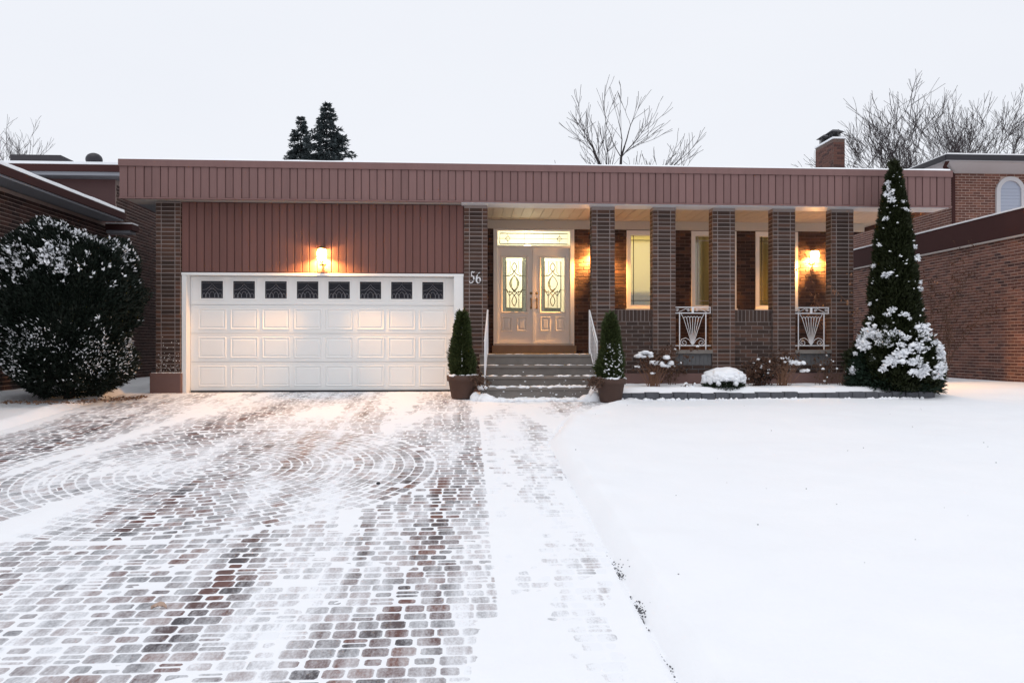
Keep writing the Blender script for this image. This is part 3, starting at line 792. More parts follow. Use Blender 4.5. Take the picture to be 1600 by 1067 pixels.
# ---- chimney on the roof
cx1 = gx(1320, 22); cx0 = gx(1302, 22); zt = gz(1310, 217, 22)
chm = MB().box(cx0, cx1, 22, 23.15, 4.05, zt).build('chimney', 'mortar_dark', roof)
cb = Bricks(chm, 'brick_right', 0)
cb.wall((cx0, 22, 4.05), (1, 0, 0), (0, -1, 0), cx1-cx0, zt-4.05-.02, tones=(0, .3)); cb.wall((cx0, 23.15, 4.05), (0, -1, 0), (-1, 0, 0), 1.15, zt-4.05-.02, tones=(0, .3)); cb.finish()
q = MB(); q.box(cx0-.03, cx1+.03, 21.97, 23.18, zt, zt+.05); q.build('chimney_snow', 'snow', chm)
for yc in (22.3, 22.85):
    xc = (cx0+cx1)/2; mb = MB(); mb.box(xc-.13, xc+.13, yc-.13, yc+.13, zt+.05, zt+.10)
    for sx in (-1, 1):
        for sy in (-1, 1): mb.box(xc+sx*.12-.01, xc+sx*.12+.01, yc+sy*.12-.01, yc+sy*.12+.01, zt+.10, zt+.24)
    for kz in (.13, .16, .19): mb.box(xc-.118, xc+.118, yc-.118, yc+.118, zt+kz, zt+kz+.006)
    z1 = zt+.24
    mb.add([(xc-.21, yc-.21, z1), (xc+.21, yc-.21, z1), (xc+.21, yc+.21, z1), (xc-.21, yc+.21, z1), (xc-.09, yc-.09, z1+.09), (xc+.09, yc-.09, z1+.09), (xc+.09, yc+.09, z1+.09), (xc-.09, yc+.09, z1+.09)],
           [(3, 2, 1, 0), (4, 5, 6, 7), (0, 1, 5, 4), (1, 2, 6, 5), (2, 3, 7, 6), (3, 0, 4, 7)])
    mb.build('chimney_cap', 'dark_metal', chm)

# ================================================================== FRONT STEPS
sx0, sx1 = gx(751, 13.3), gx(927, 13.9)
steps = empty('front_steps', ((sx0+sx1)/2, 13.5, -.06), 'grey concrete steps dusted with snow leading up to the front door', 'steps')
SP = [(14.0, .695), (13.72, .50), (13.44, .315), (13.14, .135)]
for i, (ys_, zt) in enumerate(SP):
    y1 = 14.36 if i == 0 else SP[i-1][0]+.03
    z0 = SP[i+1][1]-.004 if i < 3 else -.12
    st = MB().box(sx0, sx1, ys_+.03, y1, z0, zt-.05).build('step', 'concrete', steps)
    v, f = block(sx1-sx0+.02, y1-ys_-.0, .05, .008); q = MB().add([Vector(t)+Vector(((sx0+sx1)/2, ys_, zt-.025)) for t in v], f); q.build('tread', 'concrete', st)
    q = MB()
    nbl = (10, 26, 60, 80)[i]
    for k in range(nbl):
        t = random.random(); xx = sx0+(sx1-sx0)*t; big = (.35, .5, .9, 1.3)[i]
        if i and (abs(pn(xx*2.3, i*5.1)) < .05): continue
        blob_mesh(q, (xx, ys_+random.uniform(.02, .22), zt), random.uniform(.04, .12), random.uniform(.03, .07), random.uniform(.010, .028)*big, k+i*50, 1, .5)
    for k in range((0, 2, 12, 26)[i]):     # flecks stuck on the riser
        e = random.uniform(.004, .014); blob_mesh(q, (random.uniform(sx0, sx1), ys_+.028, random.uniform(z0+.01, zt-.055)), e*1.6, .004, e, k, 1, .6)
    struct(q.build('step_snow', 'snow', st, True), 'stuff')
q = MB()    # snow swept against the lowest step
for k in range(120):
    t = random.random(); xx = sx0-.1+(sx1-sx0+.25)*t
    hgt = random.uniform(.02, .05)+(.07 if t > .82 or t < .10 else 0)
    blob_mesh(q, (xx, 13.10-random.random()*.25, ground(0, 13)), random.uniform(.05, .14), random.uniform(.05, .1), hgt, k, 2, .5)
for k in range(16): blob_mesh(q, (sx1-.02+random.uniform(-.12, .12), 13.0+random.uniform(-.08, .1), ground(0, 13)), .13, .12, random.uniform(.12, .28), k+500, 2, .35)
for k in range(8): blob_mesh(q, (sx0+.05+random.uniform(-.06, .06), 13.2+random.uniform(-.05, .1), .135), .07, .07, random.uniform(.02, .045), k+600, 2, .5)
q.build('swept_snow', 'snow', steps, True)
# handrails
def handrail(xt, xb, label):
    h = empty('handrail', (xt, 13.6, .0), label, 'handrail', 'white metal handrails of the front steps')
    T = Vector((xt, 14.03, .70)); B = Vector((xb, 13.18, .135))
    MB().tube([T, T+Vector((0, 0, .81))], .013, 6).build('post', 'iron_white', h)
    MB().tube([B, B+Vector((0, 0, .80))], .013, 6).build('post', 'iron_white', h)
    for z, r in ((.80, .015), (.68, .008), (.12, .008)):
        MB().tube([T+Vector((0, 0, z)), B+Vector((0, 0, z-.012))], r, 6).build('rail', 'iron_white', h)
    for k in range(1, 6):
        p = T.lerp(B, k/6); MB().tube([p+Vector((0, 0, .12)), p+Vector((0, 0, .68))], .006, 5).build('picket', 'iron_white', h)
handrail(gx(762, 14.03), gx(757.5, 13.18), 'white handrail on the garage side of the front steps')
handrail(gx(921, 14.03), gx(933, 13.18), 'white handrail on the garden side of the front steps')
# ---- wrought iron railings between pillars
def railing(a, b, label):
    r = empty('iron_railing', ((a+b)/2, FY+.1, .775), label, 'railing', 'white wrought iron railings between porch pillars')
    y = FY+.10; cx = (a+b)/2; z0, z2, z3 = .855, 1.465, 1.575; t = .0085
    for z in (z3, z2, z0): MB().box(a-.0, b+.0, y-t, y+t, z-t, z+t).build('rail', 'iron_white', r)
    w = (b-a); pl, pr = cx-w*.36, cx+w*.36
    for x in (pl, pr): MB().box(x-t, x+t, y-t*.9, y+t*.9, .776, z2-t).build('post', 'iron_white', r)
    MB().box(b-.022, b-.004, y-t*.8, y+t*.8, z2+t, z3-t).build('end_bar', 'iron_white', r)
    mb = MB(); n = 7
    tops = [(cx+w*.245*(i-3)/3, z2-.10+(.0 if i in (0, 6) else .012)) for i in range(n)]
    for x, z in tops: mb.tube([(cx+(x-cx)*.06, y, z0+.01), (cx+(x-cx)*.45, y, z0+.22), (x, y, z)], .0055, 5)
    for i in range(n-1):
        x0, x1 = tops[i][0], tops[i+1][0]; zz = (tops[i][1]+tops[i+1][1])/2
        mb.tube([(x0+(x1-x0)*k/6, y, zz+.025*math.sin(math.pi*k/6)) for k in range(7)], .0055, 5)
    mb.tube([tops[0] and (tops[0][0], y, tops[0][1]), (pl+.03, y, z2-.01)], .0055, 5); mb.tube([(tops[-1][0], y, tops[-1][1]), (pr-.03, y, z2-.01)], .0055, 5)
    mb.build('fan', 'iron_white', r)
    for s in (-1, 1):
        mb = MB(); e = cx+s*w*.36
        pts = [(cx+s*.012, y, z0+.02), (cx+s*w*.10, y, z0+.11), (cx+s*w*.19, y, z0+.145), (cx+s*w*.30, y, z0+.12), (e-s*.012, y, z0+.06)]
        c0 = (cx+s*w*.245, z0+.055)
        for k in range(16):
            an = R(-10+k*32)*s+(0 if s > 0 else math.pi); rad = w*.105*(1-k/20)
            pts.append((c0[0]+rad*math.cos(-an), y, c0[1]+rad*math.sin(-an)*.85))
        mb.tube(pts, .006, 5); mb.build('scroll', 'iron_white', r)
        mb = MB(); zc = (z2+z3)/2
        for (c, d) in ((cx+s*w*.12, 1), (cx+s*w*.42, -1)):
            mb.tube([(c+.030*(1-k/18)*math.cos(R(k*35))*s*d, y, zc+.030*(1-k/18)*math.sin(R(k*35))) for k in range(17)], .005, 5)
        mb.tube([(cx+s*w*.16, y, z3-.02), (cx+s*w*.38, y, z2+.02)], .005, 5); mb.build('scroll', 'iron_white', r)
    MB().box(cx-.02, cx+.02, y-.012, y+.012, z2+t, z3-t).build('collar', 'iron_white', r)
railing(P[3][1], P[4][0], 'white fan railing between pillars behind the snow capped round shrub')
railing(P[5][1], P[6][0], 'white fan railing below the visible glowing porch lamp')

# ================================================================== WALL LAMPS
def wall_lamp(x, y, z, label, watt, up, tilt=24, group='lit wall lamps with clear glass'):
    """lantern hung off the wall at plane y"""
    r = empty('wall_lamp', (x, y, z-.16), label, 'wall lamp', group)
    MB().box(x-.05, x+.05, y-.022, y-.001, z-.16, z+.02).build('back_plate', 'brass', r)
    yc = y-.12
    mb = MB(); mb.tube([(x, y-.02, z-.13), (x, y-.08, z-.16), (x, yc, z-.14), (x, yc, z-.115)], .010, 6); mb.build('arm', 'brass', r)
    MB().lathe([(.02, z-.135), (.045, z-.125), (.045, z-.115), (.03, z-.11)], x, yc, 16).build('gallery', 'brass', r)
    n = 16; prof = [(.05, z-.11), (.078, z-.08), (.088, z-.02), (.085, z+.05), (.07, z+.10)]
    vs = []; fs = []
    for rr, zz in prof: vs += [(x+rr*math.cos(2*math.pi*k/n), yc+rr*math.sin(2*math.pi*k/n), zz) for k in range(n)]
    for i in range(4):
        for k in range(n): fs.append((i*n+k, i*n+(k+1) % n, i*n+n+(k+1) % n, i*n+n+k))
    MB().add(vs, fs).build('glass_shade', 'lamp_glass', r, True)
    q = MB(); blob_mesh(q, (x, yc, z+.02), .045, .045, .045, 1, 2, 0); q.build('bulb', 'bulb_warm', r, True)
    MB().lathe([(.075, z+.10), (.095, z+.105), (.03, z+.15), (.01, z+.17)], x, yc, 16).build('cap', 'brass', r)
    lamp_light('lamp_light', (x, yc, z+.072), watt*up, (1, .52, .17), .02, r)
    l = bpy.data.lights.new('lamp_light', 'SPOT'); l.energy = watt; l.color = (1, .50, .15); l.shadow_soft_size = .025
    l.spot_size = R(168); l.spot_blend = .5; o = bpy.data.objects.new('lamp_light', l); C.objects.link(o); o.parent = r
    o.location = Vector((x, yc, z-.045))-world_off(r); o.rotation_euler = (R(tilt), 0, 0)
wall_lamp(gx(502, 14.0), 14.165, gz(502, 398, 14.0), 'lit lamp on the mauve boards above the garage door', 540, .10, 6)
wall_lamp(gx(1274, 16.2), BY-.008, gz(1274, 400, 16.2), 'glowing lamp on the porch brick behind the end railing', 1150, .10)
wall_lamp(gx(932, 16.2), BY-.008, gz(932, 396, 16.2), 'lamp on porch brick beside the front door, hidden behind a pillar', 1150, .10)

# ================================================================== GARDEN BED AND EDGING
def kerb_line(t):
    # front edge of the bed, curving back at its far end
    x0, x1 = 2.55, 7.9
    if t < .86:
        u = t/.86; return (x0+(x1-x0)*u, 12.83-.05*math.sin(u*math.pi))
    a = (t-.86)/.14*R(120); return (x1+.38*math.sin(a), 13.21-.38*math.cos(a))
edg = empty('garden_edging', (5, 12.9, 0), 'low curved edging of dark grey stones along the snowy flower bed', 'edging')
NS = 26
for i in range(NS):
    a = Vector((*kerb_line(i/NS), 0)); b = Vector((*kerb_line((i+1)/NS), 0)); d = (b-a); l = d.length; d.normalize()
    nrm = Vector((d.y, -d.x, 0)); c = (a+b)/2; v, f = block(l-.008, .13, .16, .012)
    q = MB(); g = ground(0, 12.9); dz_ = random.uniform(-.012, .012)
    q.add([c+d*p[0]-nrm*(p[1]-.0)+Vector((0, 0, g+.052+p[2]+dz_)) for p in map(Vector, v)], f)
    q.build('edging_stone', 'kerb_stone', edg)
xs = np.arange(2.5, 8.6, .05); ysb = np.arange(12.86, 14.2, .05); V = []
def bed_out(x, y):
    d = y-12.88 if x < 7.9 else .36-math.hypot(x-7.9, y-13.24) if y < 13.24 else .36-(x-7.9)
    return d
for y in ysb:
    for x in xs:
        d = bed_out(x, y); t = min(1, max(0, (d+.03)/.22)); t = math.sqrt(t) if t > 0 else 0
        V.append((x, y, -.09+t*.22+(.012*pn(x*3, y*3, 2)+.006*pn(x*9, y*9, 1))*t+.02*max(0, y-13.3)))
nx, ny = len(xs), len(ysb); I = np.arange(nx*ny).reshape(ny, nx)
Q = np.stack([I[:-1, :-1], I[:-1, 1:], I[1:, 1:], I[1:, :-1]], -1).reshape(-1, 4)
struct(npmesh('flower_bed', V, Q, 'snow', None, True))
BZ = .12
# loose snow thrown against the edging
q = MB()
for k in range(150):
    xx = random.choice((random.uniform(2.3, 4.2), random.gauss(5.4, .3), random.gauss(7.2, .25), random.uniform(2.3, 7.9))); blob_mesh(q, (xx, 12.79-random.random()*.05-.05*math.sin((xx-2.55)/5.2*math.pi), ground(0, 12.8)+.03), random.uniform(.02, .05), .03, random.uniform(.015, .035), k, 1, .5)
struct(q.build('snow_crumbs', 'snow', None, True), 'stuff')
# dark grit and grass tips showing at the lawn edge
q = MB()
for k in range(260):
    c0 = random.choice(((5.08, .10, .03), (4.92, .07, .022), (4.45, .09, .022), (4.36, .06, .015), (3.9, .25, .006)))
    y = random.gauss(c0[0], c0[1]); x = .985+random.gauss(0, c0[2])+.05*math.sin(y*9)*.3
    rr = random.uniform(.0015, .0055); blob_mesh(q, (x, y, ground(x, y)+lawn_snow(x, y)+.004), rr, rr*1.5, rr, k, 1, .4)
for k in range(40):
    x, y = random.uniform(1.2, 7.5), random.uniform(4.2, 12); rr = random.uniform(.002, .006); blob_mesh(q, (x, y, ground(x, y)+lawn_snow(x, y)+.002), rr*1.5, rr, rr, k, 1, .4)
struct(q.build('edge_grit', 'grit'), 'stuff')['label'] = 'dark grit and grass tips poking through snow at the lawn edge'

# ================================================================== PLANTS
def conifer(name, base, h, prof, n, leafL, leafW, mat, label, snow=None, cat='shrub', parent_loc=None, upright=.9, group=None, core=.72, trunk=.04, seedk=0, rag=1.0):
    """prof(t) -> radius at relative height t; many small sprays through the crown"""
    r = empty(name, base, label, cat, group); bx_, by_, bz_ = base
    MB().tube([(bx_, by_, bz_-.03), (bx_, by_, bz_+h*.9)], [trunk, trunk*.3], 6).build('trunk', 'bark_brown', r)
    ts = []
    rmax = max(prof(i/40) for i in range(41))
    while len(ts) < n:
        t = random.random()
        if random.random() < prof(t)/rmax: ts.append(t)
    t = np.array(ts); a = rng.uniform(0, 2*np.pi, n); rad = np.array([prof(x) for x in ts])
    lump = np.array([1+rag*(.16*pn(math.cos(x)*2.2+seedk, math.sin(x)*2.2, y*h*2.4)+.10*pn(math.cos(x)*6+seedk, math.sin(x)*6, y*h*7)) for x, y in zip(a, ts)])
    rr = rad*lump*(rng.uniform(.30, 1, n)**.35)
    Pp = np.stack([bx_+rr*np.cos(a), by_+rr*np.sin(a), bz_+t*h], 1)
    D = np.stack([np.cos(a), np.sin(a), np.full(n, upright)], 1)+rng.normal(size=(n, 3))*.45
    V, Q = cards(Pp, D, leafL*rng.uniform(.6, 1.3, n), leafW*rng.uniform(.7, 1.3, n))
    npmesh('crown', V, Q, mat, r)
    # dense inner twigs so the crown is not hollow
    m = n//3; ii = rng.integers(0, n, m); Pi = Pp[ii].copy(); Pi[:, 0] = bx_+(Pi[:, 0]-bx_)*core; Pi[:, 1] = by_+(Pi[:, 1]-by_)*core
    V, Q = cards(Pi, D[ii]+rng.normal(size=(m, 3))*.6, leafL*1.6, leafW*2.6); npmesh('inner_foliage', V, Q, mat, r)
    if snow:
        q = MB()
        CP = []; CD = []; CL = []
        for (tt, aa, s) in snow:
            rad_ = prof(tt)*1.03+.03; o_ = Vector((math.cos(aa), math.sin(aa), 0)); c = Vector(base)+o_*rad_+Vector((0, 0, tt*h)); side = Vector((-o_.y, o_.x, 0))
            for k in range(2 if s < .03 else 4):
                e = s*random.uniform(.16, .34)*(3.2 if s < .03 else 1); blob_mesh(q, c+side*random.gauss(0, s*.45)+Vector((0, 0, random.gauss(0, s*.3))), e*1.2, e, e*random.uniform(.5, .9), random.random()*99, 1 if s < .03 else 2, .9, 1.9)
            for k in range(0 if s < .03 else int(14+s*220)):
                CP.append(c+side*random.gauss(0, s*.36)+o_*random.uniform(-.02, .03)+Vector((0, 0, random.gauss(0, s*.22)))); CL.append(random.uniform(.28, .55)*s+.02)
                CD.append(o_*random.uniform(.2, .8)+side*random.gauss(0, .8)+Vector((0, 0, random.gauss(-.1, .5))))
        if CP:
            V, Q = cards(np.array([tuple(v) for v in CP]), np.array([tuple(v) for v in CD]), np.array(CL), np.array(CL)*.6); struct(npmesh('snow_sprays', V, Q, 'snow', r), 'stuff')
        struct(q.build('snow', 'snow', r, True), 'stuff')
    return r
# tall cedar at the end of the bed
tx, ty = gx(1397, 13.4), 13.4
def cedar_prof(t):
    pts = [(0, .60), (.06, .72), (.14, .71), (.2, .62), (.26, .47), (.33, .41), (.46, .37), (.69, .26), (.86, .145), (.92, .085), (.97, .03), (1, .005)]
    for (a, ra), (b, rb) in zip(pts, pts[1:]):
        if t <= b: return ra+(rb-ra)*(t-a)/(b-a)
    return .01
sn = []
for k in range(58): sn.append((random.uniform(.08, .27), random.uniform(R(180), R(360)), random.choice((.05, .08, .10, .13, .16))))
for k in range(16): sn.append((.27+.68*random.random()**1.3, random.uniform(R(180), R(360)), random.uniform(.025, .075)))
for k in range(90): sn.append((.1+.86*random.random(), random.uniform(R(170), R(370)), random.uniform(.008, .02)))
for (tt, aa, s) in ((.86, 215, .12), (.83, 230, .09), (.575, 325, .1), (.50, 222, .1), (.35, 235, .08), (.33, 262, .08), (.47, 320, .06), (.44, 318, .07)): sn.append((tt, R(aa), s))
ced = conifer('cedar_tree', (tx, ty, BZ-.08), 4.12, cedar_prof, 46000, .085, .026, 'leaf_cedar', 'tall narrow dark cedar with a snow clumped skirt at the bed end', sn, 'tree', trunk=.07, rag=1.5)
# spreading low skirt foliage of the cedar
n = 14000; a = rng.uniform(0, 2*np.pi, n); t = rng.uniform(0, 1, n); rr = .78*np.sqrt(1-(t*1.0)**2.6)*rng.uniform(.6, 1.06, n)
Pp = np.stack([tx+rr*np.cos(a), ty+rr*np.sin(a)*.75, .05+t*.95], 1); D = np.stack([np.cos(a), np.sin(a), t*.7], 1)+rng.normal(size=(n, 3))*.4
V, Q = cards(Pp, D, .10*rng.uniform(.6, 1.3, n), .03); npmesh('skirt', V, Q, 'leaf_cedar_low', ced)
# big yew bush at the driveway corner
yx, yy_ = gx(108, 13.0), 13.0
yew = empty('yew_bush', (yx, yy_, ground(0, 13)), 'large dark yew bush with snow on its crown beside the garage pillar', 'bush')
MB().tube([(yx, yy_, ground(0, 13)-.05), (yx, yy_, 1.6)], [.09, .04], 7).build('trunk', 'bark_dark', yew)
def yew_surface(n, shell):
    th = rng.uniform(0, 2*np.pi, n); t = rng.uniform(0, 1, n)**.85
    R0 = np.interp(t, [0, .08, .2, .4, .6, .8, .92, 1], [.40, .74, .92, .95, .98, .95, .80, .33])
    lump = np.array([1+.24*pn(math.cos(x)*2.4, math.sin(x)*2.4, y*4.5)+.12*pn(math.cos(x)*7, math.sin(x)*7, y*13) for x, y in zip(th, t)])
    rr = R0*lump*(1-shell*rng.uniform(0, 1, n)**2)
    top = 2.68+.26*np.array([pn(math.cos(x)*1.5*c+4, math.sin(x)*1.5*c) for x, c in zip(th, rr)])
    z = ground(0, 13)+.10+t*top
    return np.stack([yx+rr*np.cos(th)*1.02, yy_+rr*np.sin(th)*.95, z], 1), th, t
Pp, th, t = yew_surface(62000, .35)
D = np.stack([np.cos(th), np.sin(th), .2+t*1.1], 1)+rng.normal(size=(len(th), 3))*.5
V, Q = cards(Pp, D, .080*rng.uniform(.6, 1.4, len(th)), .024); npmesh('crown', V, Q, 'leaf_yew', yew)
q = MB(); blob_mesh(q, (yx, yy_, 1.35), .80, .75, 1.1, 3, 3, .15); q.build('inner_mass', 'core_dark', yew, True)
# snow lying on upward shoots: ragged lumps near the top, fine dusting on the low skirt
Pp, th, t = yew_surface(16000, .10)
nz = np.array([pn(p[0]*2.1, p[1]*2.1, p[2]*3.0) for p in Pp]); u = rng.uniform(0, 1, len(t)); q = MB(); k = 0; CP = []; CD = []; CL = []
for p, a_, tt, nn, uu in zip(Pp, th, t, nz, u):
    if math.sin(a_) > .45: continue
    dens = .20*min(1, max(0, (tt-.60)*4))*min(1, max(.12, .35+nn*2.2)) if tt > .6 else (.006 if nn > .22 and tt > .4 else 0)
    if uu > dens: continue
    k += 1; big = random.random()**2.2
    o_ = Vector((math.cos(a_), math.sin(a_), 0)); c = Vector(p)+o_*.03; s_ = .03+.05*big
    for _ in range(3+int(big*9)):
        CP.append(c+Vector((random.gauss(0, s_*.7), random.gauss(0, s_*.4), random.gauss(0, s_*.6)))); CL.append(random.uniform(.04, .085)); CD.append(o_*.5+Vector((random.gauss(0, .5), random.gauss(0, .4), random.uniform(-.1, 1))))
    if big > .3: blob_mesh(q, c+Vector((0, -.01, 0)), s_*.45, s_*.4, s_*.4, random.random()*99, 1, .9, 1.7)
V, Q = cards(np.array([tuple(v) for v in CP]), np.array([tuple(v) for v in CD]), np.array(CL), np.array(CL)*.5); struct(npmesh('snow_sprays', V, Q, 'snow', yew), 'stuff')
struct(q.build('snow', 'snow', yew, True), 'stuff')
Pd, th, t = yew_surface(30000, .05); nz = np.array([pn(p[0]*1.6, p[1]*1.6, p[2]*2.2+5) for p in Pd])
keep = (t > .10) & (t < .47) & (rng.uniform(0, 1, len(t)) < np.clip(.40+nz*1.1, .04, .9)*np.exp(-((t-.27)/.12)**2))
Pd = Pd[keep]; th = th[keep]; D = np.stack([np.cos(th), np.sin(th), np.full(len(th), .5)], 1)+rng.normal(size=(len(th), 3))*.5
Pd = Pd+np.stack([np.cos(th), np.sin(th), th*0], 1)*.04
V, Q = cards(Pd, D, .05*rng.uniform(.5, 1.3, len(th)), .016); struct(npmesh('snow_dust', V, Q, 'snow', yew), 'stuff')
q = MB(); V_ = []
for k in range(260):
    a_ = random.uniform(-2.2, .6); rr = .5+.6*math.sqrt(random.random()); V_.append((yx+.05+rr*1.05*math.cos(a_), yy_-.15+rr*.9*math.sin(a_), ground(0, 13)+.055+.02*random.random()))
Vn, Qn = cards(np.array(V_), rng.normal(size=(len(V_), 3))*np.array([1, 1, .15]), .07, .03); struct(npmesh('leaf_litter', Vn, Qn, 'litter'), 'stuff')['label'] = 'brown dead leaves under the yew bush'
# potted conifers
def pot(x, y, z, r, h, label):
    p = empty('plant_pot', (x, y, z), label, 'pot', 'terracotta pots beside the steps')
    MB().lathe([(r*.68, z), (r*.72, z+.02), (r*.92, z+h*.74), (r*1.02, z+h*.75), (r*1.04, z+h), (r*.93, z+h), (r*.9, z+h*.86)], x, y, 28).build('pot_body', 'terracotta', p, True)
    MB().lathe([(r*.9, z+h*.84), (.01, z+h*.88)], x, y, 20).build('soil', 'soil', p)
    q = MB()
    for k in range(26):
        a = random.uniform(0, 6.28); rr = r*random.uniform(.5, 1.0); blob_mesh(q, (x+rr*math.cos(a), y+rr*math.sin(a), z+h*.99), random.uniform(.03, .08), random.uniform(.03, .08), random.uniform(.012, .03), k, 1, .5)
    q.build('pot_snow', 'snow', p, True)
    # withered trailing stems over the rim
    mb = MB(); V_ = []
    sgn = 1 if label.startswith('terra') else -1
    for k in range(40):
        a = random.uniform(-.9, .9)+(0 if sgn > 0 else math.pi); c = Vector((x+r*math.cos(a), y+r*math.sin(a)-.05, z+h)); pts = [c]
        for j in range(5): c = c+Vector((random.gauss(.02*sgn, .03), random.gauss(-.01, .03), random.uniform(-.07, .02))); pts.append(c)
        mb.tube(pts, .004, 4); V_ += pts[2:]
    mb.build('dry_stems', 'bark_brown', p)
    Vn, Qn = cards(np.array([tuple(v) for v in V_]), rng.normal(size=(len(V_), 3)), .05, .03); npmesh('dry_leaves', Vn, Qn, 'dry_leaf', p)
p1 = (gx(722, 13.25), 13.25); p2 = (gx(954, 12.75), 12.75)
pot(p1[0], p1[1], ground(*p1), .255, .40, 'terracotta pot with small conifer, in front of the garage door corner')
pot(p2[0], p2[1], ground(*p2), .25, .40, 'brown clay pot with snowy conifer, beside the garden side handrail')
def pot_prof(t):
    return float(np.interp(t, [0, .05, .25, .5, .68, .84, .95, 1], [.12, .155, .168, .128, .10, .060, .014, .003]))
dust = [(random.uniform(.06, .62)**1.1, random.uniform(R(225), R(345)), random.uniform(.006, .016)) for _ in range(120)]
conifer('potted_conifer', (p1[0], p1[1], ground(*p1)+.33), 1.14, lambda t: pot_prof(t), 15000, .085, .018, 'leaf_pot', 'pointed green conifer in the pot by the garage door', [(random.random()*.8, R(270), .008) for _ in range(14)], 'shrub', trunk=.02, core=.6, rag=3.4)
conifer('potted_conifer', (p2[0], p2[1], ground(*p2)+.33), 1.12, lambda t: pot_prof(t)*1.05, 15000, .085, .018, 'leaf_pot', 'pointed conifer flecked with snow in the pot by the flower bed', dust, 'shrub', trunk=.02, core=.6, seedk=4, rag=3.0)
# hydrangea: fan of bare stems with snow caps on dead flower heads
def hydrangea(px, y, h, w, ns, label, heads, dried=True):
    x = gx(px, y); r = empty('hydrangea', (x, y, BZ), label, 'shrub'); mb = MB(); q = MB(); tips = []
    for k in range(ns):
        a = random.uniform(0, 6.28); s = random.uniform(.2, 1)*w; hh = h*random.uniform(.5, .95)
        tip = Vector((x+s*math.cos(a), y+s*math.sin(a)*.5, BZ+hh)); b0 = Vector((x+random.gauss(0, .05), y+random.gauss(0, .04), BZ-.03))
        mid = b0.lerp(tip, .5)+Vector((-(tip.x-x)*.12, 0, .03)); mb.tube([b0, mid, tip], [.006, .005, .003], 4); tips.append(tip)
    mb.build('stems', 'twig_tan', r)
    P_ = np.array([tuple(tp+Vector((random.gauss(0, .05), random.gauss(0, .04), random.gauss(0, .04)))) for tp in tips for _ in range(7)])
    V_, Q_ = cards(P_, rng.normal(size=(len(P_), 3)), .06, .04); npmesh('dry_leaves', V_, Q_, 'dry_leaf', r)
    for (dx, dz, s) in heads:
        for k in range(5):
            blob_mesh(q, (x+dx+random.gauss(0, s*.45), y-.05+random.gauss(0, .05), BZ+dz+random.gauss(0, s*.12)), s*random.uniform(.4, .7), s*.5, s*random.uniform(.22, .4), random.random()*99, 2, .5)
        MB_ = MB(); MB_.tube([(x+dx*.3, y-.03, BZ), (x+dx, y-.05, BZ+dz)], [.006, .004], 4); MB_.build('stem', 'twig_tan', r)
    struct(q.build('snow', 'snow', r, True), 'stuff'); return r
hydrangea(1020, 13.45, .62, .36, 46, 'bare hydrangea with big snow caps beside the potted conifer',
          [(-.26, .55, .10), (-.14, .60, .10), (-.04, .55, .08), (.08, .42, .11), (.20, .38, .09), (.24, .52, .10), (.30, .42, .09), (-.3, .36, .05), (.0, .24, .05)])
hydrangea(1222, 13.5, .62, .34, 40, 'bare stemmed hydrangea with few snow caps beside the dark brown shrub',
          [(.10, .52, .06), (.20, .44, .10), (.30, .42, .09), (.36, .28, .08), (-.02, .50, .05), (.02, .44, .04)])
# snow-capped round evergreen
x, y = gx(1130, 13.3), 13.3
rs = empty('round_shrub', (x, y, BZ-.03), 'low round evergreen shrub wearing a thick cap of snow', 'shrub')
n = 6000; a = rng.uniform(0, 2*np.pi, n); t = rng.uniform(0, 1, n); rr = .36*np.sqrt(np.clip(1-t**2.2*.85, .02, 1))*rng.uniform(.6, 1.02, n)
V, Q = cards(np.stack([x+rr*np.cos(a), y+rr*np.sin(a)*.9, BZ-.03+t*.31], 1), np.stack([np.cos(a), np.sin(a), t], 1)+rng.normal(size=(n, 3))*.5, .045, .018); npmesh('crown', V, Q, 'leaf_box', rs)
MB().tube([(x, y, BZ-.05), (x, y, BZ+.15)], .03, 6).build('trunk', 'bark_brown', rs)
q = MB(); blob_mesh(q, (x+.0, y-.02, BZ+.19), .35, .33, .16, 5, 4, .16, 3.0, .3)
for k in range(60):
    aa = random.uniform(R(170), R(370)); blob_mesh(q, (x+.34*math.cos(aa), y-.02+.30*math.sin(aa), BZ+.16+random.gauss(0, .035)), random.uniform(.03, .06), .04, random.uniform(.025, .06), k, 2, .7)
q.build('snow', 'snow', rs, True)
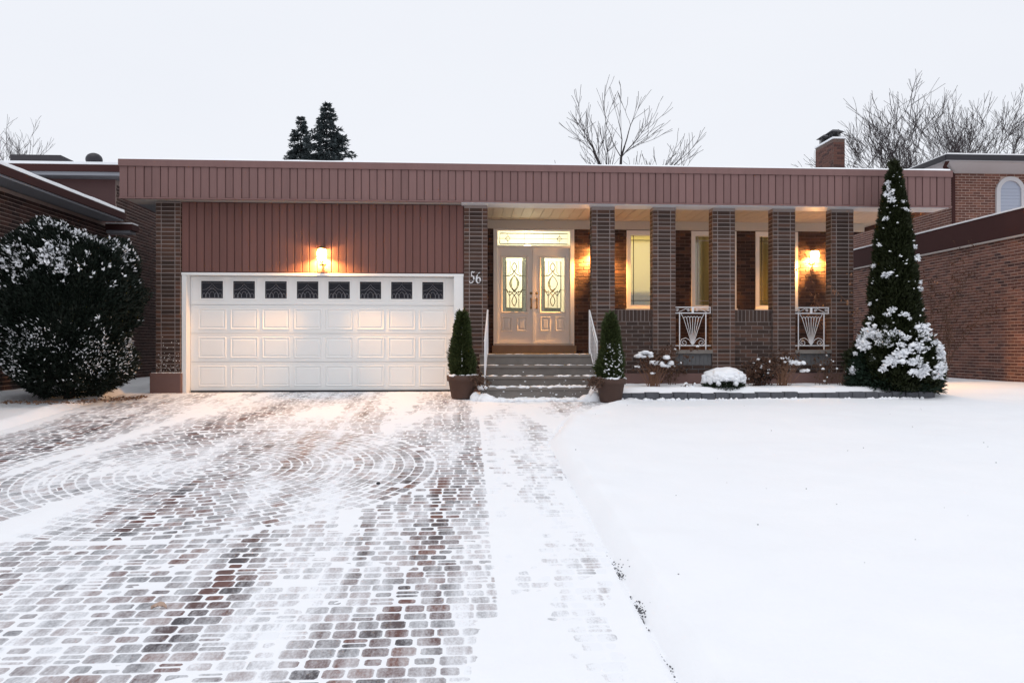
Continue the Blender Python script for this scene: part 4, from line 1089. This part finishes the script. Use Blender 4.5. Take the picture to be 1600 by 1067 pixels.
# brown leafy shrub
def twiggy(px, y, h, w, ns, nl, label, name='bare_shrub', mat='bark_dark', leaf='dry_leaf', lean=0, group=None, snowy=8):
    x = gx(px, y); r = empty(name, (x, y, BZ-.04), label, 'shrub', group); mb = MB(); tips = []
    def grow(p, d, L, rad, depth):
        pts = [p]; c = p
        for j in range(3):
            d = (d+Vector((random.gauss(0, .16), random.gauss(0, .16), random.gauss(.03, .1)))).normalized(); c = c+d*L/3; pts.append(c)
        mb.tube(pts, [rad, rad*.85, rad*.7, rad*.5], 4); tips.extend(pts[1:])
        if depth > 0:
            for _ in range(random.randint(2, 3)): grow(random.choice(pts[1:]), (d+Vector((random.gauss(0, .6), random.gauss(0, .5), random.gauss(.1, .35)))).normalized(), L*.62, rad*.55, depth-1)
    for k in range(ns):
        a = random.uniform(0, 6.28); s = random.random()*w/h
        grow(Vector((x+random.gauss(0, .06), y+random.gauss(0, .04), BZ-.04)), Vector((s*math.cos(a)+lean, s*math.sin(a)*.6, 1)).normalized(), h*random.uniform(.45, .65), .007, 2)
    mb.build('stems', mat, r)
    if nl:
        T = np.array([tuple(random.choice(tips)) for _ in range(nl)])+rng.normal(size=(nl, 3))*.02
        V_, Q_ = cards(T, rng.normal(size=(nl, 3))+np.array([0, 0, -.3]), .055*rng.uniform(.6, 1.3, nl), .035); npmesh('leaves', V_, Q_, leaf, r)
    if snowy:
        q = MB()
        for k in range(snowy): tp = random.choice(tips); blob_mesh(q, (tp.x, tp.y-.02, tp.z+.015), random.uniform(.015, .04), .02, random.uniform(.012, .03), k, 1, .6)
        struct(q.build('snow', 'snow', r, True), 'stuff')
    return r
twiggy(1190, 13.55, .52, .38, 16, 1500, 'dark brown shrub with withered leaves between round shrub and hydrangea', 'leafy_shrub', 'bark_dark', 'dry_leaf', snowy=26)
twiggy(1045, 13.85, .80, .16, 6, 420, 'reddish withered shrub against the first low porch wall', 'withered_shrub', 'bark_brown', 'dry_leaf', snowy=7)
twiggy(1290, 13.75, .75, .30, 9, 60, 'thin leafless grey shrub in front of the end pillar', 'bare_shrub', 'bark_brown', snowy=7)
twiggy(1318, 13.6, .40, .30, 10, 0, 'low tangle of bare twigs beside the tall cedar', 'bare_shrub', 'bark_brown', snowy=3)
twiggy(1345, 14.4, 2.2, .45, 7, 500, 'tan bare shrub lit orange behind the tall cedar', 'bare_shrub', 'twig_tan', 'leaf_orange', snowy=0)
twiggy(1073, 13.2, .12, .08, 4, 30, 'tiny snow capped plant between hydrangea and round shrub', 'small_plant', 'bark_brown', 'dry_leaf', snowy=14)
# tall loose bare shrub in front of the right hand brick wall
twiggy(1475, 17.6, 3.0, .9, 13, 900, 'tall loose bare shrub against the neighbouring brick wall', 'bare_shrub', 'bark_brown', 'dry_leaf', snowy=0)
# dry leaf on the driveway and a small stone
x, y = gx(248, 4.55), 4.55
vs = []; nlf = 7
for i in range(nlf+1):
    t = i/nlf; w = .016*math.sin(math.pi*min(1, t*1.05))*(1+.4*(i % 2)); c = Vector((x-.045+.09*t, y+.02*math.sin(t*3), ground(x, y)+.006+.012*math.sin(t*math.pi)))
    vs += [c+Vector((0, -w, .012*(i % 2))), c+Vector((0, 0, -.003)), c+Vector((0, w, .018))]
fs = []
for i in range(nlf): fs += [(3*i, 3*i+3, 3*i+4, 3*i+1), (3*i+1, 3*i+4, 3*i+5, 3*i+2)]
tag(MB().add(vs, fs).build('dry_leaf', 'leaf_pale', None, True), 'curled tan dead leaf lying on the pavers', 'leaf')
x, y = gx(591, 7.4), 7.4; q = MB(); blob_mesh(q, (x, y, ground(x, y)+.008), .02, .018, .016, 2, 2, .4)
tag(q.build('pebble', 'dark_metal', None, True), 'small black pebble on the snowy driveway', 'stone')

# ================================================================== TREES BEHIND
def bare_tree(name, base, h, spread, label, depth=6, seed=1, rad=.12, limbs=6, start=.25, upness=.5, group=None):
    rs_ = random.Random(seed); r = empty(name, base, label, 'tree', group); mb = MB(); tk = MB()
    B = Vector(base); top = B+Vector((0, 0, h*start))
    tk.tube([B-Vector((0, 0, .3)), B.lerp(top, .5), top], [rad*1.3, rad*1.1, rad], 8); tk.build('trunk', 'bark_dark', r)
    def grow(p, d, L, rd, dep):
        pts = [p]; rads = [rd]; c = p; nseg = 4
        for j in range(nseg):
            d = (d+Vector((rs_.gauss(0, .10), rs_.gauss(0, .10), rs_.gauss(.03*upness*2, .05)))).normalized(); c = c+d*L/nseg; pts.append(c); rads.append(rd*(1-.14*(j+1)))
        mb.tube(pts, [max(q_, .0075) for q_ in rads], 4 if dep < 4 else 6, False)
        if dep <= 0: return
        for _ in range(rs_.randint(2, 4) if dep > 1 else rs_.randint(2, 3)):
            k = rs_.randint(1, nseg); q_ = pts[k]
            nd = (d*1.0+Vector((rs_.gauss(0, .48), rs_.gauss(0, .48), rs_.gauss(.12*upness*2, .22)))).normalized()
            grow(q_, nd, L*rs_.uniform(.55, .82), rads[k]*rs_.uniform(.5, .68), dep-1)
        grow(c, d, L*rs_.uniform(.6, .75), rads[-1]*.8, dep-1)
    for k in range(limbs):
        a = 2*math.pi*k/limbs+rs_.uniform(-.4, .4); s = spread*rs_.uniform(.4, 1.1)
        grow(top-Vector((0, 0, h*start*rs_.random()*.4)), Vector((s*math.cos(a), s*math.sin(a), 1)).normalized(), h*(1-start)*.42, rad*.6, depth-1)
    struct(mb.build('branches', 'bark_dark', r), 'stuff'); return r
def at(px, Y, z=0): return (gx(px, Y), Y, z)
bare_tree('bare_tree', at(968, 30), 11.6, 1.5, 'leafless tree with upright shoots behind the middle of the flat roof', 4, 12, .13, 11, .62, .5)
bare_tree('bare_tree', at(1424, 33), 12.0, 1.15, 'broad leafless tree just behind the chimney and tall cedar', 5, 5, .12, 10, .56, .5)
bare_tree('bare_tree', at(1516, 37), 13.8, .95, 'leafless tree rising behind the upper neighbouring roof', 5, 23, .11, 8, .60, .5)
bare_tree('bare_tree', at(22, 45), 14.6, .6, 'distant slender leafless tree behind the dark skylight roof', 4, 31, .05, 6, .72, .8)
def spruce(base, h, rbase, label, seed):
    rs_ = np.random.default_rng(seed); r = empty('spruce_tree', base, label, 'tree', 'spruces behind the garage roof')
    B = np.array(base); MB().tube([Vector(base)-Vector((0, 0, .3)), Vector(base)+Vector((0, 0, h))], [.16, .01], 7).build('trunk', 'bark_dark', r)
    PP = []; DD = []; mb = MB()
    t = .62
    while t < .995:
        rad = rbase*(1-t)**.9+.03; nbr = 9 if t < .9 else 6
        for k in range(nbr):
            a = rs_.uniform(0, 2*np.pi); L = rad*rs_.uniform(.6, 1.15); d = np.array([math.cos(a), math.sin(a), 0])
            z0 = t*h; pts = []
            for s in np.linspace(0, 1, 7):
                pts.append(B+d*L*s+np.array([0, 0, z0-L*.45*s+L*.28*s*s]))
            mb.tube([Vector(p) for p in pts[::3]], [.018, .012, .005], 4, False)
            m = int(26+L*80); ss = rs_.uniform(.12, 1, m); p = B+d*L*ss[:, None]+np.stack([ss*0, ss*0, z0-L*.45*ss+L*.28*ss*ss], 1)
            lat = np.cross(d, [0, 0, 1]); off = rs_.uniform(-1, 1, m)*(1.05-ss)*L*.42
            p = p+lat*off[:, None]+np.stack([ss*0, ss*0, -np.abs(off)*.25+rs_.normal(size=m)*.03], 1)
            PP.append(p); DD.append(d+lat*np.sign(off)[:, None]*.7+rs_.normal(size=(m, 3))*.4-np.array([0, 0, .25]))
        t += .017
    PP = np.concatenate(PP); DD = np.concatenate(DD); V, Q = cards(PP, DD, .17*rs_.uniform(.6, 1.3, len(PP)), .055)
    npmesh('crown', V, Q, 'leaf_spruce', r); struct(mb.build('branches', 'bark_dark', r), 'stuff')
spruce(at(511, 34), gz(511, 161, 34), 5.2, 'taller of two blue green spruces behind the garage roof', 3)
spruce(at(470, 36), gz(470, 182, 36), 3.6, 'shorter of two dark spruces behind the garage roof', 9)

# ================================================================== LEFT NEIGHBOUR
LX = -8.1; EX = -7.63
lh = empty('brick_house', (LX-2, 15, 0), 'dark brick neighbouring house with snowy lean-to roof behind the yew bush', 'house')
ez = 3.88      # eave top of the low wing
MB().box(LX-5, LX, 8, 18.0, -.4, 3.62).build('wall', 'mortar_left', lh)
lb = Bricks(lh, 'brick_left', 300)
lb.wall((LX, 17.9, .0), (0, -1, 0), (1, 0, 0), 7.2, 3.61, joint=.013, single=lambda u, z: .3 < u < 5.2 and z > 2.05, tones=(0, 1), proud=.009)
# low wing roof: gutter board, soffit, snow
MB().box(EX-.03, EX, 8, 17.75, ez-.20, ez-.05).build('eave_board', 'maroon', lh)
MB().box(LX-.2, EX-.031, 8, 17.7, ez-.24, ez-.20).build('soffit', 'soffit_grey', lh)
xsr = [EX-.01, EX-.02, EX-.30, EX-1.5, EX-4]; zsr = [ez-.05, ez+.02, ez+.06, ez+.32, ez+.9]; V = []
ysl = np.linspace(8, 17.72, 60)
for y in ysl:
    for x, z in zip(xsr, zsr): V.append((x, y, z+(.010*pn(y*2, x) if z > ez else 0)))
I = np.arange(len(V)).reshape(len(ysl), 5); Q = np.stack([I[:-1, :-1], I[:-1, 1:], I[1:, 1:], I[1:, :-1]], -1).reshape(-1, 4)
npmesh('roof_snow', V, Q, 'snow', lh, True)
MB().add([(EX-.03, 8, ez-.06), (EX-.03, 17.74, ez-.06), (EX-4, 17.74, ez+.84), (EX-4, 8, ez+.84), (EX-.03, 17.74, ez-.21), (EX-4, 17.74, ez-.21)], [(0, 1, 2, 3), (1, 4, 5, 2)]).build('roof_deck', 'maroon', lh)
# small lower gutter piece at the wing end
MB().box(LX-.1, EX+.12, 17.80, 18.15, ez-.42, ez-.28).build('gutter', 'maroon', lh)
MB().box(LX-.1, EX+.11, 17.81, 18.14, ez-.28, ez-.25).build('gutter_snow', 'snow', lh)
MB().box(LX-.1, EX+.06, 17.83, 18.13, ez-.48, ez-.421).build('soffit', 'soffit_grey', lh)
# taller rear block
TY = 18.3; tz = 4.95
tall = MB().box(LX-8, LX, TY, 30, -.2, tz-.25).build('wall', 'siding_dark', lh)
MB().box(LX-.0, LX+.006, TY, 30, -.2, tz-.25).build('wall_face', 'mortar_left', lh)
lb2 = Bricks(lh, 'brick_left', 0); lb2.wall((LX+.006, 26, 0), (0, -1, 0), (1, 0, 0), 7.68, 4.6, joint=.013, tones=(.2, 1), proud=.009); lb2.finish('rear_brick_courses')
lb.finish()
MB().box(LX-8, LX+.35, TY-.45, TY-.42, tz-.17, tz-.01).build('eave_board', 'maroon', lh)
MB().box(LX-8, LX+.34, TY-.419, TY+.2, tz-.25, tz-.17).build('soffit', 'soffit_grey', lh)
MB().add([(LX-8, TY-.44, tz-.01), (LX+.36, TY-.44, tz-.01), (LX+.36, TY-.44, tz+.05), (LX-8, TY-.44, tz+.05), (LX-1.5, TY+2.5, tz+.74), (LX-8, TY+2.5, tz+.74), (LX+.36, 30, tz+.05), (LX-1.5, 28, tz+.74)],
         [(0, 1, 2, 3), (3, 2, 4, 5), (2, 6, 7, 4), (5, 4, 7)]).build('roof_snow', 'snow', lh)
q = MB(); vx = gx(147, TY+1.6); blob_mesh(q, (vx, TY+1.6, tz+.58), .20, .18, .17, 1, 3, 0); q.build('roof_vent', 'dark_metal', lh, True)
MB().box(gx(20, TY+2.3), gx(98, TY+2.3), TY+2.2, TY+2.9, tz+.62, tz+.83).build('skylight', 'shingle', lh)

# ================================================================== RIGHT NEIGHBOUR
NX = 12.6
rh = empty('brick_house', (NX+3, 20, 0), 'red brick neighbouring house with snowy parapet and arched window', 'house')
MB().box(NX, NX+9, 13.5, 31, -.2, 3.9).build('wall', 'mortar_red', rh)
rb = Bricks(rh, 'brick_right', 300)
rb.wall((NX, 24.5, .02), (0, -1, 0), (-1, 0, 0), 9.0, 3.42, joint=.014, single=lambda u, z: 5.4 < u < 8.0, tones=(0, 1), proud=.008)
MB().box(NX-.07, NX-.01, 13.4, 31, 3.37, 3.955).build('parapet_board', 'maroon', rh)
MB().box(NX-.09, NX-.002, 13.4, 31, 3.33, 3.369).build('parapet_drip', 'trim_beige', rh)
MB().box(NX-.09, NX+.5, 13.4, 31, 3.957, 3.99).build('parapet_snow', 'snow', rh)
UX, UY = gx(1491, 21), 21; uz = 5.95
MB().box(UX, UX+9, UY, 33, 3.9, uz).build('upper_wall', 'mortar_red', rh)
ub = Bricks(rh, 'brick_right', 0)
wx0, wx1 = gx(1555, UY)-UX, gx(1600, UY)-UX; wz0, wzs = 4.2-3.9, gz(1575, 300, UY)-3.9; wr = (wx1-wx0)/2
ub.wall((UX, UY, 3.9), (1, 0, 0), (0, -1, 0), 4.0, uz-3.9, joint=.013, holes=[(wx0, wx1, wz0, wzs+.05), (wx0+.04, wx1-.04, wzs, wzs+wr*.55), (wx0+.16, wx1-.16, wzs, wzs+wr*.95)], tones=(.15, 1))
ub.wall((UX, 31, 3.9), (0, -1, 0), (-1, 0, 0), 10, uz-3.9, joint=.013, tones=(.1, .9)); ub.finish('upper_brick_courses'); rb.finish()
# eaves of the upper storey
oh = .62
MB().box(UX-oh, UX+9, UY-oh, 33, uz, uz+.10).build('upper_soffit', 'trim_white', rh)
MB().add([(UX-.02, UY-.02, uz-.2), (UX+9, UY-.02, uz-.2), (UX+9, UY-oh+.1, uz-.002), (UX-oh+.1, UY-oh+.1, uz-.002), (UX-.02, 33, uz-.2), (UX-oh+.1, 33, uz-.002)], [(0, 1, 2, 3), (0, 3, 5, 4)]).build('cove', 'trim_white', rh)
MB().box(UX-oh-.03, UX+9, UY-oh-.04, UY-oh-.002, uz+.02, uz+.17).build('upper_gutter', 'dark_metal', rh)
MB().box(UX-oh-.04, UX-oh-.002, UY-oh, 33, uz+.02, uz+.17).build('upper_gutter', 'dark_metal', rh)
MB().add([(UX-oh, UY-oh-.03, uz+.17), (UX+9, UY-oh-.03, uz+.17), (UX+9, UY-oh-.03, uz+.21), (UX-oh, UY-oh-.03, uz+.21), (UX+9, UY+5, uz+.85), (UX+5, UY+5, uz+.85), (UX-oh, 33, uz+.21), (UX-oh, 33, uz+.17), (UX+5, 28, uz+.85)],
         [(0, 1, 2, 3), (3, 2, 4, 5), (0, 3, 6, 7), (3, 5, 8, 6), (5, 4, 8)]).build('roof_snow', 'snow', rh)
MB().tube([(UX-oh+.05, UY-oh+.05, uz), (UX-oh+.08, UY-.4, uz-.12), (UX-.09, UY-.09, uz-.25), (UX-.07, UY-.08, 3.9)], .05, 8).build('downspout', 'maroon', rh)
# arched window
def arch_pts(x0, x1, z0, zs, inset, n=14):
    r_ = (x1-x0)/2-inset; cx = (x0+x1)/2
    return [(cx-r_, z0)]+[(cx-r_*math.cos(math.pi*k/n), zs+r_*math.sin(math.pi*k/n)) for k in range(n+1)]+[(cx+r_, z0)]
A0, A1, Z0, ZS = UX+wx0, UX+wx1, 3.9+wz0, 3.9+wzs
op = arch_pts(A0, A1, Z0, ZS, 0); ip = arch_pts(A0, A1, Z0, ZS, .12); m_ = len(op); y0, y1 = UY-.06, UY+.05
vs = [(x, y0, z) for x, z in op]+[(x, y0, z) for x, z in ip]+[(x, y1, z) for x, z in op]+[(x, y1, z) for x, z in ip]; fs = []
for i in range(m_-1): fs += [(i, i+1, m_+i+1, m_+i), (i+1, i, 2*m_+i, 2*m_+i+1), (m_+i, m_+i+1, 3*m_+i+1, 3*m_+i)]
wn_ = MB().add(vs, fs).build('arched_window', 'trim_white', rh)
MB().add([(x, UY-.012, z) for x, z in ip], [tuple(range(m_))]).build('pane', 'pane_sky', wn_)
for k in range(12):
    z = Z0+.08+k*.095
    if z < ZS+.1: MB().box(A0+.125, A1-.125, UY-.022, UY-.014, z, z+.085).build('blind_slat', 'pane_sky', wn_)
